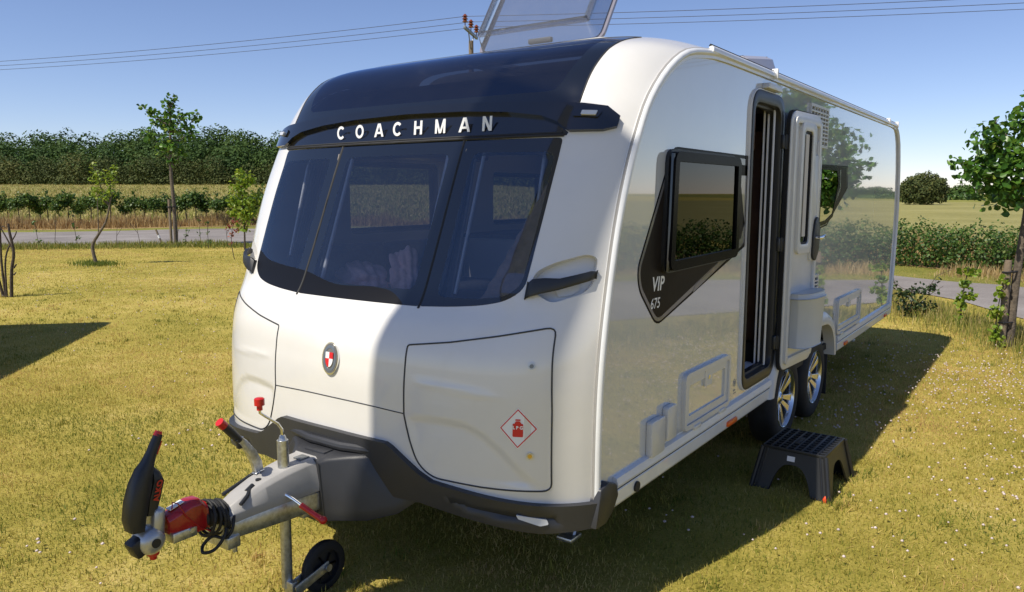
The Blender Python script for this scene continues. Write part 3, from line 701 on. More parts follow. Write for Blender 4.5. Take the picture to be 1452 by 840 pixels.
# grab handles
for sx in (-1, 1):
    mb = MB(); pth = [(0.878, 1.368), (.90, 1.376), (.94, 1.384), (1.0, 1.392), (1.05, 1.408), (1.095, 1.424), (1.115, 1.43)]; hh = [.010, .030, .034, .034, .034, .028, .008]; tk = [.030, .034, .030, .022, .020, .019, .013]
    vs = []; fs = []
    for (x_, s_), h_, t_ in zip(pth, hh, tk):
        for dv, dh in ((-t_, -.012), (-t_, .004), (t_, .008), (t_, -.012)): vs.append(Vector((P0(np.array(sx*x_), np.array(s_+dv))+nrm(P0, np.array(sx*x_), np.array(s_+dv))*(h_+dh-.006)).tolist()))
    for i in range(len(pth)-1):
        for j in range(4): j2 = (j+1) % 4; fs.append((i*4+j, i*4+j2, i*4+4+j2, i*4+4+j))
    fs += [(0, 1, 2, 3), tuple(len(vs)-4+j for j in (3, 2, 1, 0))]
    mb.add(vs, fs); mb.build('grab_handle', M['blackplastic'], CV, 40, bevel=.005)
for sx in (-1, 1):
    mb = MB(); fprism(mb, sx*1.03, 1.385, rounded([(-.06*sx, -.002), (.045*sx, .016), (.05*sx, -.012), (.02*sx, -.030), (-.035*sx, -.034)], .005), -.044, -.030, P0); mb.build('handle_plate', M['abs'], CV, 40)
for kk in ('hrR', 'hrL'): region('handle_recess', [kk], M['gel'], CV, -.042, -.042)
# bumper lamp and underside
for sx in (-1, 1):
    mb = MB(); fprism(mb, sx*.975, .462, rounded([(-.062*sx, .022), (.055*sx, .0), (.060*sx, -.016), (.03*sx, -.020), (-.055*sx, .002)], .006), .022, .042)
    mb.build('bumper_lamp', M['lamp'], bump_o)
# ------------------------------------------------------------------ sides
EDGE = [(float(spl(s, TB[:, 0], TB[:, 1])), float(spl(s, TB[:, 0], TB[:, 2]))) for s in np.r_[np.arange(.52, 2.95, .06), 2.98]]
REAR = [(6.10, 2.447), (6.25, 2.425), (6.36, 2.37), (6.45, 2.27), (6.55, 2.0), (6.62, 1.6), (6.62, 1.2), (6.58, .8), (6.52, .52)]
BOT = [(4.05, .515), (3.98, .66), (3.86, .735), (2.40, .735), (2.28, .66), (2.22, .515)]
DOORO = rounded([(1.64, .60), (2.23, .60), (2.23, 2.33), (1.64, 2.33)], [.10, .10, .13, .13], 6)
SIDEOUT = EDGE+REAR+BOT
SWINC = [(.50, 1.41), (1.38, 1.42), (1.38, 1.93), (.53, 1.93)]; SWIN = rounded(SWINC, .04)
SWIN2C = [(3.25, 1.54), (3.62, 1.59), (3.79, 1.83), (3.72, 1.93), (3.25, 1.93)]; SWIN2 = rounded(SWIN2C, .04)
OWINC = [(.72, 1.49), (1.60, 1.49), (1.60, 1.96), (.72, 1.96)]; OWIN = rounded(OWINC, .04)
OWIN2C = [(2.26, 1.50), (3.0, 1.50), (3.0, 1.92), (2.26, 1.92)]; OWIN2 = rounded(OWIN2C, .04)
OWIN3C = [(4.4, 1.45), (5.4, 1.45), (5.4, 1.95), (4.4, 1.95)]; OWIN3 = rounded(OWIN3C, .04)
def side(name, outer, holes, X, m, parent, thick=.03, inner=None):
    g_ = []
    V, T = cdt([outer]+holes, g_); c_ = V[T].mean(1); ok = pip(c_[:, 0], c_[:, 1], outer)
    for h_ in holes: ok &= ~pip(c_[:, 0], c_[:, 1], h_)
    T = T[ok]; sg = 1 if X > 0 else -1
    a = V[T]; cr = (a[:, 1, 0]-a[:, 0, 0])*(a[:, 2, 1]-a[:, 0, 1])-(a[:, 1, 1]-a[:, 0, 1])*(a[:, 2, 0]-a[:, 0, 0]); T = np.where((cr*sg < 0)[:, None], T[:, ::-1], T)
    n = len(V); mb = MB(); vs = [(X, y, z) for y, z in V]+[(X-sg*thick, y, z) for y, z in V]
    mb.add(vs, [tuple(t) for t in T]); mb.cur = 1; mb.v = vs; mb.f += [tuple(n+i for i in t[::-1]) for t in T]; mb.m = [0]*len(T)+[1]*len(T)
    ed = {}
    for t in T:
        for a_, b_ in ((t[0], t[1]), (t[1], t[2]), (t[2], t[0])): ed[(a_, b_)] = 1
    for a_, b_ in ed:
        if (b_, a_) not in ed: mb.f.append((b_, a_, n+a_, n+b_)); mb.m.append(0)
    return mb.build(name, [m, inner or M['cream']], parent, 0, fixn=False)
side('side_panel', SIDEOUT, [DOORO, SWIN, SWIN2], 1.15, M['side'], CV)
BOTL = BOT; side('side_panel', SIDEOUT, [OWIN, OWIN2, OWIN3], -1.15, M['side'], CV)
SX = lambda x0: (lambda u, v, h: Vector((x0+h, u, v)))
# roof and rear shells
def shell(name, rows, m):
    """rows of (Y_edge,Z_edge,Y_mid,Z_mid)"""
    xg = np.unique(np.r_[-np.linspace(0, 1, 14)**.6, np.linspace(0, 1, 14)**.6])*W2; V = []; F = []
    for (ye, ze, yc, zc) in rows:
        x = np.abs(xg)/W2; w_ = 1-(.05*x**2+.95*x**9)
        for X_, ww in zip(xg, w_): V.append((X_, ye+(yc-ye)*ww, ze+(zc-ze)*ww))
    n = len(xg)
    for i in range(len(rows)-1):
        for j in range(n-1): F.append((i*n+j, i*n+j+1, (i+1)*n+j+1, (i+1)*n+j))
    mb = MB(); mb.add(V, F); return mb.build(name, m, CV, 60, fixn=True)
rows = [(1.5+(y_-1.5), 2.45, y_-.15*max(0, 1-(y_-1.5)/1.5), 2.545) for y_ in np.linspace(1.5, 6.1, 14)]
shell('roof', rows, M['abs'])
shell('rear_panel', [(6.10, 2.447, 6.1, 2.545), (6.25, 2.425, 6.32, 2.52), (6.36, 2.37, 6.48, 2.45), (6.45, 2.27, 6.60, 2.33), (6.55, 2.0, 6.72, 2.0), (6.62, 1.6, 6.80, 1.6), (6.62, 1.2, 6.80, 1.2), (6.58, .8, 6.76, .8), (6.52, .42, 6.7, .42)], M['gel'])
# edge trims: front corner rail, awning rail, rear rail
def sweep(path, prof, X0, sg):
    """sweep a small (x,n) profile along a path in the side plane"""
    p = np.array(path, float); t = np.gradient(p, axis=0); t /= np.linalg.norm(t, axis=1)[:, None]; nn = np.c_[-t[:, 1], t[:, 0]]
    mb = MB(); k = len(prof); vs = []; fs = []
    for q, n_ in zip(p, nn):
        for a, b in prof: vs.append((X0+sg*a, q[0]+n_[0]*b, q[1]+n_[1]*b))
    for i in range(len(p)-1):
        for j in range(k): j2 = (j+1) % k; fs.append((i*k+j, i*k+j2, (i+1)*k+j2, (i+1)*k+j))
    fs += [tuple(range(k-1, -1, -1)), tuple((len(p)-1)*k+j for j in range(k))]
    mb.add(vs, fs); return mb
tp = [(float(spl(s, TB[:, 0], TB[:, 1])), float(spl(s, TB[:, 0], TB[:, 2]))) for s in np.r_[np.arange(.505, 2.95, .05), 3.0]]
tp = tp+[(y_, 2.45) for y_ in np.linspace(1.7, 6.0, 12)]+[(6.10, 2.447), (6.2, 2.437), (6.28, 2.415), (6.36, 2.37), (6.41, 2.32), (6.45, 2.27), (6.50, 2.15), (6.55, 2.0), (6.59, 1.8), (6.62, 1.6), (6.63, 1.4), (6.62, 1.2), (6.58, .8), (6.52, .50)]
for sg in (1, -1):
    sweep(tp, [(-.012, .010), (.006, .014), (.020, .006), (.024, -.006), (.020, -.014), (.010, -.020), (.002, -.032), (-.012, -.032)], 1.15, sg).build('corner_rail', M['rail'], CV, 50)
    sweep(tp, [(.0, .014), (.003, .0165), (.007, .014), (.003, .012)], 1.15, sg).build('rail_seal', M['lgrey'], CV, 50)
awn = [(y_, 2.450) for y_ in np.linspace(.98, 6.2, 20)]
aw = sweep(awn, [(.002, .010), (.012, .017), (.022, .015), (.029, .004), (.027, -.012), (.016, -.017), (.002, -.015)], 1.15, 1).build('awning_rail', M['rail'], CV, 50)
mb = sweep(awn, [(.0, .016), (.008, .026), (.016, .023), (.014, .014)], 1.15, 1); mb.build('rail_groove', M['rubber'], aw, 50)
for y_ in (2.0, 5.7, 6.18):
    mb = MB(); mb.box((1.168, y_, 2.455), (.04, .022, .06), .006); mb.build('rail_clip', M['white'], aw)
# skirt rails
for sg in (1, -1):
    for y0, y1 in ((.055, 2.26), (4.02, 6.55)):
        pth = [(y0, .50), (y1, .50)]
        mb = MB(); prof = [(1.146, .565), (1.170, .555), (1.178, .525), (1.172, .512), (1.163, .505), (1.170, .498), (1.168, .440), (1.158, .425), (1.12, .42), (1.12, .565)]
        k_ = len(prof); vs = [(sg*a, y_, b) for y_ in (y0, y1) for a, b in prof]; fs = [(j, (j+1) % k_, k_+(j+1) % k_, k_+j) for j in range(k_)]+[tuple(range(k_-1, -1, -1)), tuple(range(k_, 2*k_))]
        mb.add(vs, fs); sk = mb.build('skirt_rail', M['rail'], CV, 30)
        mb = MB(); mb.box((sg*1.164, (y0+y1)/2, .505), (.006, y1-y0-.01, .006)); mb.build('rail_line', M['rubber'], sk, 0)
        if sg > 0:
            for ya in ((1.46,) if y0 < 1 else (4.33, 6.2)):
                mb = MB(); mb.box((1.172, ya, .458), (.02, .15 if ya < 2 else .12, .03), .008); mb.build('side_marker', M['orange'], sk)
mb = MB(); mb.tube([(1.166, .245, .462), (1.178, .245, .462)], .024, 18); mb.build('jacking_cap', M['rubber'], CV)
# corner piece of bumper on the side
for sg in (1, -1):
    mb = MB(); pl = [(-.145, .405), (-.105, .56), (-.04, .575), (.035, .545), (.05, .49), (.0, .43), (-.06, .40)]
    mb.prism(pl, lambda u, v, h: Vector((sg*h, u, v)), 1.10, 1.185); mb.build('bumper_end', M['bumper'], CV, 40, bevel=.008)
# wheel arch
ARCH_O = smooth_line([(2.14, .43), (2.20, .60), (2.30, .72), (2.42, .80), (2.7, .835), (3.1, .84), (3.5, .835), (3.72, .79), (3.86, .71), (3.94, .58), (3.98, .43)], 4)
ARCH_I = smooth_line([(2.23, .43), (2.28, .56), (2.36, .66), (2.46, .715), (2.7, .735), (3.1, .74), (3.5, .735), (3.66, .705), (3.77, .64), (3.84, .54), (3.87, .43)], 4)
for sg in (1, -1):
    mb = MB(); n_ = len(ARCH_O); vs = []
    for (o_, i_) in zip(ARCH_O, ARCH_I):
        vs += [(sg*1.15, *o_), (sg*1.178, *(np.array(o_)*.75+np.array(i_)*.25)), (sg*1.188, *(np.array(o_)*.3+np.array(i_)*.7)), (sg*1.185, *i_), (sg*1.10, *i_)]
    fs = [(i*5+j, i*5+j+1, i*5+6+j, i*5+5+j) for i in range(n_-1) for j in range(4)]
    fs += [(0, 1, 2, 3, 4), tuple((n_-1)*5+j for j in (4, 3, 2, 1, 0))]
    mb.add(vs, fs); mb.build('wheel_arch', M['abs'], CV, 50)
    mb = MB(); mb.box((sg*.85, 3.08, .76), (.58, 1.62, .02)); mb.box((sg*.56, 3.08, .55), (.02, 1.6, .42)); mb.box((sg*.86, 3.905, .60), (.58, .02, .34)); mb.box((sg*.86, 2.25, .60), (.58, .02, .34)); mb.build('wheel_box', M['rubber'], CV, 0)
    mb = MB(); mb.box((sg*1.03, 3.88, .27), (.20, .012, .36), .004); mb.build('mud_flap', M['rubber'], CV)
# wheels
def make_wheel(xc, yc, sg):
    T = Matrix.Translation((xc, yc, .325)) @ Matrix.Rotation(sg*math.pi/2, 4, 'Y')
    mb = MB(); mb.lathe([(.205, -.085), (.225, -.095), (.275, -.095), (.308, -.082), (.322, -.06), (.325, -.03), (.325, .03), (.322, .06), (.308, .082), (.275, .095), (.225, .093), (.205, .083)], 48, T, close=True)
    ty = mb.build('wheel', M['tyre'], CV, 40)
    mb = MB(); mb.lathe([(.208, .085), (.204, .09), (.197, .083), (.193, .05), (.190, -.08), (.205, -.085)], 40, T, caps=False); mb.build('rim', M['alloy'], ty, 40)
    mb = MB(); mb.lathe([(0, .01), (.19, .0), (.19, -.01), (0, 0)], 40, T); mb.build('wheel_disc', M['alloydark'], ty, 40)
    mb = MB()
    for i in range(10):
        a = 2*math.pi*i/10+.2; ca, sa = math.cos(a), math.sin(a); wi, wo = .013, .026; tw = .03 if i % 2 else -.03
        def q(r, wv, h): c_ = math.cos(a+tw*r/.2*3); s_ = math.sin(a+tw*r/.2*3); return (r*c_-wv*s_, r*s_+wv*c_, h)
        vs = [q(.045, -wi, .045), q(.045, wi, .045), q(.195, wo, .073), q(.195, -wo, .073), q(.045, -wi, .02), q(.045, wi, .02), q(.195, wo, .04), q(.195, -wo, .04)]
        mb.add(vs, [(0, 1, 2, 3), (7, 6, 5, 4), (0, 4, 5, 1), (1, 5, 6, 2), (2, 6, 7, 3), (3, 7, 4, 0)], T)
    mb.build('rim_spokes', M['alloy'], ty, 20, bevel=.003)
    mb = MB(); mb.lathe([(0, .062), (.028, .060), (.034, .052), (.05, .047), (.052, .02)], 24, T)
    mb.build('hub_cap', M['alloy'], ty, 40)
for sg in (1, -1):
    for yc in (2.66, 3.43): make_wheel(sg*1.055, yc, sg)
mb = MB()
for yc in (2.66, 3.43): mb.tube([(-.95, yc, .325), (.95, yc, .325)], .045, 12)
for sg in (-1, 1): mb.box((sg*.62, 3.0, .43), (.06, 6.2, .14), .004)
mb.build('chassis', M['zinc'], CV, 40)
mb = MB(); mb.box((0, 3.15, .50), (2.24, 6.6, .05)); mb.build('floor', M['rubber'], CV, 0)
mb = MB(); mb.box((0, 3.15, .535), (2.20, 6.6, .015)); mb.build('floor_covering', M['cream'], CV, 0)
# ---- side graphic and window
G = SX(1.15)
def rr_(y0, y1, z0, z1, r, d=0): return rounded([(y0+d, z0+d), (y1-d, z0+d), (y1-d, z1-d), (y0+d, z1-d)], max(r-d, .006))
def gring(mb, pl, t, h0, h1, f=G): mb.ring(pl, inset(pl, t), f, h0, h1)
GR = rounded([(.585, 1.965), (.243, 1.43), (.262, 1.335), (.452, 1.150), (1.635, 1.452), (1.635, 1.962)], [.06, .06, .05, .06, .0, .0], 4)
mb = MB(); mb.prism(GR, G, .0004, .0012); gro = mb.build('side_graphic', M['sideframe'], CV, 0)
mb = MB(); gi = inset(GR, .010); mb.prism(gi, G, .0012, .0018); mb.build('graphic_stripe', M['decalgrey'], gro, 0)
mb = MB(); gi = inset(GR, .028); mb.prism(gi, G, .0018, .0024); mb.build('graphic_field', M['decal'], gro, 0)
mb = MB(); mb.prism([(.87, 1.262), (1.61, 1.475), (1.61, 1.60), (1.55, 1.50), (1.04, 1.335), (.90, 1.30)], G, .0024, .0029); mb.prism([(1.50, 1.85), (1.61, 1.85), (1.61, 1.56)], G, .0024, .0029); mb.build('graphic_flash', M['decalgrey'], gro, 0)
# cut-through part of the graphic behind the window is covered by the frame below
def text_side(txt, size, y, z, name, bold, shear=0, sp=1.0, rot=0.0, slope=0.0):
    V_, F_ = glyphs(txt, size, bold, sp, shear); x0 = min(v[0] for v in V_); mb = MB()
    mb.add([(1.1532, y+(v[0]-x0), z+v[1]+(v[0]-x0)*slope) for v in V_], F_); return mb.build(name, M['white'], gro, 0)
text_side('VIP', .090, .400, 1.318, 'lettering', .002, .18, 1.05, 0, -.03)
text_side('675', .068, .385, 1.238, 'lettering', .0006, .15, 1.0, 0, -.02)
def opening_window(pl, X, sg, m, gm, thick=.028, name='side_window', gap=0.0):
    f = lambda u, v, h: Vector((X+sg*h, u, v)); cr_ = pl; IN = lambda d: rounded(inset(cr_, d), max(.045-d, .008))
    mb = MB(); mb.ring(IN(-.022), IN(.008), f, -.012, .018); fr = mb.build('window_frame', M['blackplastic'], CV, 30)
    mb = MB(); mb.ring(IN(-.01), IN(.035), f, .016, thick+.012); fr2 = mb.build('window_border', M['sideframe'], CV, 30)
    fr.parent = fr2; fr.matrix_parent_inverse = Matrix.Identity(4)
    mb = MB(); ip = IN(.033); mb.add([f(u, v, thick) for u, v in ip], [tuple(range(len(ip)))]); g_ = mb.build('window_pane', gm, fr2, 0)
    fr2.name = name; fr2.data.name = name
    return fr2
sw = opening_window(SWINC, 1.15, 1, M['frit'], M['sidewin'], .036)
mb = MB(); mb.tube([(1.178, .53, 1.42), (1.178, .555, 1.92)], .010, 8); mb.tube([(1.178, .50, 1.40), (1.178, .525, 1.93)], .012, 8); mb.build('window_rail', M['blackgloss'], sw)
opening_window(OWINC, -1.15, -1, M['frit'], M['offwin']); opening_window(OWIN2C, -1.15, -1, M['frit'], M['offwin']); opening_window(OWIN3C, -1.15, -1, M['frit'], M['sidewin'])
# rear window and its graphic
RG = [(3.25, 1.965), (4.135, 1.975), (4.175, 1.80), (3.52, 1.505), (3.25, 1.485)]
mb = MB(); mb.ring(RG, inset(RG, .012), G, .0004, .0014)
mb.prism([(3.78, 1.96), (4.10, 1.96), (4.14, 1.80), (3.56, 1.53), (3.52, 1.56), (3.84, 1.80)], G, .0004, .0012); mb.build('rear_graphic', M['decal'], CV, 0)
mb = MB(); mb.prism([(3.86, 1.94), (3.90, 1.94), (3.92, 1.78), (3.60, 1.57), (3.58, 1.58), (3.885, 1.80)], G, .0013, .002); mb.build('rear_graphic_stripe', M['decalgrey'], CV, 0)
SW3 = rounded([(3.25, 1.52), (3.44, 1.53), (3.66, 1.58), (3.82, 1.83), (3.74, 1.945), (3.25, 1.945)], .02)
mb = MB(); mb.ring(inset(SW3, -.012), inset(SW3, .018), G, -.01, .010); rwn = mb.build('side_window', M['sideframe'], CV, 30)
mb = MB(); mb.add([G(u, v, .007) for u, v in inset(SW3, .016)], [tuple(range(len(SW3)))]); mb.build('window_pane', M['sidewin'], rwn, 0)
# service hatches, sockets, vents, porch light
def hatch(y0, y1, z0, z1, name='service_hatch', lock=True):
    q = lambda d: rr_(y0, y1, z0, z1, .04, d)
    mb = MB(); mb.ring(q(0), q(.026), G, .0, .022); o = mb.build(name, M['abs'], CV, 30)
    mb = MB(); mb.ring(q(.028), q(.068), G, .0, .013); mb.build('hatch_rim', M['abs'], o, 30)
    mb = MB(); mb.prism(q(.066), G, .001, .004); mb.build('hatch_panel', M['side'], o, 30)
    if lock:
        yc = (y0+y1)/2; mb = MB(); mb.prism(rounded([(yc-.05, z1-.115), (yc+.05, z1-.115), (yc+.05, z1-.03), (yc-.05, z1-.03)], .01), G, .0, .016); mb.build('hatch_catch', M['abs'], o)
        mb = MB(); mb.tube([(1.166, yc, z1-.07), (1.170, yc, z1-.07)], .012, 16); mb.build('lock', M['chrome'], o)
        for yy in (y0+.16, y1-.12):
            mb = MB(); mb.box((1.165, yy, z0-.004), (.03, .09, .022), .006); mb.build('hinge', M['abs'], o)
    return o
hatch(.775, 1.415, .568, .862); hatch(3.99, 4.90, .575, .88)
def cover(y0, y1, z0, z1, name):
    mb = MB(); mb.prism(rounded([(y0, z0), (y1, z0), (y1, z1), (y0, z1)], .018), G, 0, .032); o = mb.build(name, M['abs'], CV, 30, bevel=.006); return o
cover(.372, .520, .553, .722, 'socket_cover'); cover(.545, .652, .585, .752, 'socket_cover')
mb = MB(); mb.prism(rounded([(1.82, 2.355), (2.10, 2.355), (2.08, 2.388), (1.84, 2.388)], .01), G, 0, .04); mb.build('porch_light', M['abs'], CV, 30, bevel=.006)
def vent(y0, y1, z0, z1, rows_, cols):
    mb = MB(); gring(mb, [(y0, z0), (y1, z0), (y1, z1), (y0, z1)], .02, 0, .016); o = mb.build('vent', M['abs'], CV, 30)
    mb = MB(); mb.prism([(y0+.018, z0+.018), (y1-.018, z0+.018), (y1-.018, z1-.018), (y0+.018, z1-.018)], G, .001, .003); mb.build('vent_opening', M['rubber'], o, 0)
    mb = MB()
    for i in range(1, rows_): z_ = z0+.02+(z1-z0-.04)*i/rows_; mb.box((1.160, (y0+y1)/2, z_), (.014, y1-y0-.03, .011))
    for i in range(1, cols): y_ = y0+.02+(y1-y0-.04)*i/cols; mb.box((1.160, y_, (z0+z1)/2), (.012, .014, z1-z0-.03))
    mb.build('vent_grille', M['abs'], o, 0)
vent(2.86, 3.36, 2.08, 2.37, 9, 6); vent(3.02, 3.30, .90, 1.15, 8, 2)
M['printgrey'] = mat('printed_grey_mark', (.25, .25, .26), .5)
mb = MB(); mb.ring(circ(.022, 20), circ(.017, 20), lambda u, v, h: Vector((1.15+h, 1.545+u, .665+v)), .0005, .0012); mb.tube([(1.1508, 1.545, .655), (1.1508, 1.545, .675)], .003, 4); mb.prism([(1.53, .60), (1.575, .60), (1.575, .606), (1.53, .606)], G, .0005, .001); mb.prism([(1.53, .615), (1.56, .615), (1.56, .625), (1.53, .625)], G, .0005, .001); mb.build('printed_mark', M['printgrey'], CV, 0)
# ---- doorway
DI = rounded([(1.665, .655), (2.17, .655), (2.17, 2.27), (1.665, 2.27)], [.07, .07, .10, .10], 6)
mb = MB(); mb.ring(inset(DOORO, -.012), DI, lambda u, v, h: Vector((1.15+h, u, v)), -.10, .018); mb.ring(inset(DI, -.01), inset(DI, .018), lambda u, v, h: Vector((1.15+h, u, v)), -.06, -.02)
M['doorframe'] = mat('dark_grey_door_frame', (.022, .023, .026), .4, 0, .1, var=.1, spec=.3)
dfr = mb.build('door_frame', M['doorframe'], CV, 30, bevel=.004)
mb = MB(); mb.ring(inset(DOORO, -.018), inset(DOORO, -.010), G, .0, .012); mb.build('frame_edge', M['white'], dfr, 30)
hg = Vector((1.188, 2.225, 0)); th = R(4)
DF = lambda u, v, h: Vector((hg.x+u*math.sin(th)+h*math.cos(th), hg.y+u*math.cos(th)-h*math.sin(th), v))
DP = rounded([(0, .60), (.595, .60), (.595, 2.275), (0, 2.275)], [.09, .09, .11, .11], 6)
mb = MB(); mb.prism(DP, DF, -.006, .016); dr = mb.build('door', M['rubber'], CV, 30)
DP1 = inset(DP, .008); mb = MB(); mb.prism(DP1, DF, .016, .026); mb.build('door_liner', M['abs'], dr, 40, bevel=.004)
DWO = rounded([(.15, 1.36), (.42, 1.36), (.42, 2.20), (.15, 2.20)], .05); DWI = rounded([(.195, 1.42), (.36, 1.42), (.36, 2.15), (.195, 2.15)], .04)
mb = MB(); mb.ring(inset(DP1, .035), inset(DP1, .075), DF, .026, .042); mb.ring(DWO, DWI, DF, .026, .048); mb.prism(rounded([(.50, 1.66), (.545, 1.66), (.545, 2.1), (.50, 2.1)], .02), DF, .026, .036)
mb.prism(rounded([(.42, 1.30), (.575, 1.30), (.575, 2.0), (.42, 2.0)], .03), DF, .026, .040); mb.build('door_moulding', M['abs'], dr, 40, bevel=.006)
mb = MB(); mb.prism(inset(DWI, .0), DF, .027, .030); mb.build('door_window', M['sidewin'] if False else M['frit'], dr, 0)
mb = MB(); mb.ring(DWI, inset(DWI, .014), DF, .030, .040); mb.build('door_window_seal', M['rubber'], dr, 30)
mb = MB(); mb.prism(rounded([(.255, 1.47), (.315, 1.47), (.315, 2.13), (.255, 2.13)], .005), DF, .031, .036); mb.build('door_blind', M['fleece'] if False else M['cream'], dr, 30)
mb = MB(); mb.prism(rounded([(.44, 1.32), (.50, 1.29), (.56, 1.36), (.57, 1.52), (.52, 1.60), (.47, 1.58), (.44, 1.46)], .03), DF, .040, .056); mb.build('handle_plate', M['blackplastic'], dr, 30, bevel=.005)
mb = MB(); mb.tube([DF(.48, 1.455, .056), DF(.48, 1.455, .080), DF(.50, 1.455, .085), DF(.57, 1.462, .083), DF(.595, 1.465, .078)], [.012, .012, .013, .011, .008], 10); mb.build('handle', M['chrome'], dr)
# bin
BP = [(.11, 0), (.55, 0), (.55, .06), (.50, .105), (.42, .125), (.24, .125), (.16, .105), (.11, .06)]
BF = lambda k: (lambda u, h, z: DF(.33+(u-.33)*k, z, .026+h*k))
mb = MB(); n_ = len(BP); vs = [BF(.9)(u, h, .745) for u, h in BP]+[BF(1)(u, h, 1.07) for u, h in BP]; mb.add(vs, [tuple(range(n_)), tuple(range(2*n_-1, n_-1, -1))]+[(i, (i+1) % n_, n_+(i+1) % n_, n_+i) for i in range(n_)])
M['bin'] = mat('pale_grey_bin', (.50, .52, .53), .4, var=.03)
bn = mb.build('door_bin', M['bin'], dr, 40, bevel=.006)
mb = MB(); vs = [BF(1.03)(u, h, 1.072) for u, h in BP]+[BF(1.0)(u, h*.9, 1.105) for u, h in BP]; mb.add(vs, [tuple(range(n_)), tuple(range(2*n_-1, n_-1, -1))]+[(i, (i+1) % n_, n_+(i+1) % n_, n_+i) for i in range(n_)]); mb.build('bin_lid', M['bin'], dr, 40, bevel=.006)
for z_ in (.80, 1.43, 2.07):
    mb = MB(); mb.box((1.175, 2.20, z_), (.022, .05, .085), .005); mb.box((1.190, 2.235, z_), (.02, .03, .085), .005); mb.tube([(1.186, 2.222, z_-.045), (1.186, 2.222, z_+.045)], .008, 8); mb.build('hinge', M['blackplastic'], dr)
# flyscreen tracks and step well inside the doorway
mb = MB()
for x_ in (1.135, 1.10, 1.075): mb.box((x_, 2.135, 1.46), (.009, .02, 1.60), .002)
mb.box((1.05, 1.94, .655), (.08, .46, .012)); mb.build('flyscreen', M['white'], dfr, 30)
# ---- interior
mb = MB(); mb.box((0, 3.3, 1.5), (2.2, .03, 1.9)); mb.build('partition', M['wood'], CV, 0)
mb = MB(); mb.box((.76, 1.62, 1.30), (.66, .03, 1.50), .01); mb.build('cabinet', M['wood'], CV, 30)
mb = MB(); mb.box((.55, 2.36, 1.35), (1.0, .03, 1.6), .005); mb.build('wardrobe', M['wood'], CV, 30)
mb = MB(); mb.box((-.80, 2.55, .98), (.60, 1.4, .88), .01); kt = mb.build('kitchen_unit', M['cream'], CV)
mb = MB(); mb.box((-.80, 2.55, 1.435), (.62, 1.42, .03), .006); mb.build('worktop', M['sofa'], kt)
mb = MB(); mb.tube([(-.72, 2.45, 1.45), (-.72, 2.45, 1.68)]+[(-.72+.07-.07*math.cos(t), 2.45-.02, 1.68+.07*math.sin(t)) for t in np.linspace(.2, math.pi, 8)]+[(-.58, 2.43, 1.62)], .011, 8); mb.build('tap', M['chrome'], kt)
for sx in (-1, 1):
    mb = MB(); mb.box((sx*.78, .95, .80), (.66, 1.5, .5), .02); s_ = mb.build('sofa_base', M['wood'], CV)
    mb = MB()
    for yy in (.62, 1.22): mb.box((sx*.76, yy, 1.10), (.64, .58, .14), .05, seg=4)
    mb.build('seat_cushion', M['sofa'], CV)
    mb = MB()
    for yy in (.62, 1.22): mb.box((sx*1.03, yy, 1.28), (.14, .56, .30), .05, seg=4)
    mb.build('back_cushion', M['sofa'], CV)
mb = MB(); mb.box((0, .12, .85), (1.7, .5, .62), .02); mb.build('front_chest', M['wood'], CV)
mb = MB(); mb.prism([(-.93, .42), (.93, .42), (.90, .05), (.45, -.22), (0, -.27), (-.45, -.22), (-.90, .05)], lambda u, v, h: Vector((u, v, h)), 1.225, 1.245); mb.build('window_shelf', M['wood'], CV)
mb = MB(); mb.prism([(-1.1, .75), (1.1, .75), (1.1, 6.0), (-1.1, 6.0)], lambda u, v, h: Vector((u, v, h)), 2.36, 2.38); mb.build('ceiling', M['cream'], CV, 0)
for sx in (-1, 1):
    mb = MB(); mb.box((sx*.98, 1.25, 2.16), (.28, 1.2, .36), .03); mb.build('overhead_locker', M['wood'], CV)
# curtains and pillars between the front windows
def drape(p0, p1, z0, z1, n=40, amp=.014, name='curtain', m=None, waves=7, lean=(0, 0)):
    V = []; F = []
    p0 = np.array(p0); p1 = np.array(p1); d = p1-p0; nn = np.array([-d[1], d[0]])/np.linalg.norm(d)
    for i in range(n+1):
        t = i/n; q = p0+d*t+nn*amp*math.sin(t*waves*2*math.pi)
        for j in range(7):
            s_ = j/6; V.append((q[0]+lean[0]*s_, q[1]+lean[1]*s_, z0+(z1-z0)*s_))
    for i in range(n):
        for j in range(6): a = i*7+j; F.append((a, a+7, a+8, a+1))
    mb = MB(); mb.add(V, F); return mb.build(name, m or M['curtain'], CV, 80)
for sx in (-1, 1):
    drape((sx*.40, -.20), (sx*.47, -.18), 1.26, 1.95, lean=(0, .20), amp=.012, waves=3)
    drape((sx*.92, .10), (sx*.86, -.02), 1.30, 1.95, lean=(-sx*.02, .22), amp=.014, waves=4)
V_ = []; F_ = []
M['rod'] = mat('white_blind_rail', (.75, .75, .76), .3)
for sx in (-1, 1):
    for a_, b_, r_ in (((sx*.32, -.235, 1.30), (sx*.315, .0, 1.93), .010), ((sx*.50, -.19, 1.32), (sx*.495, .03, 1.93), .008), ((sx*.78, -.04, 1.42), (sx*.77, .10, 1.92), .008)):
        mb = MB(); mb.tube([a_, b_], r_, 8); mb.build('blind_rail', M['rod'], CV)
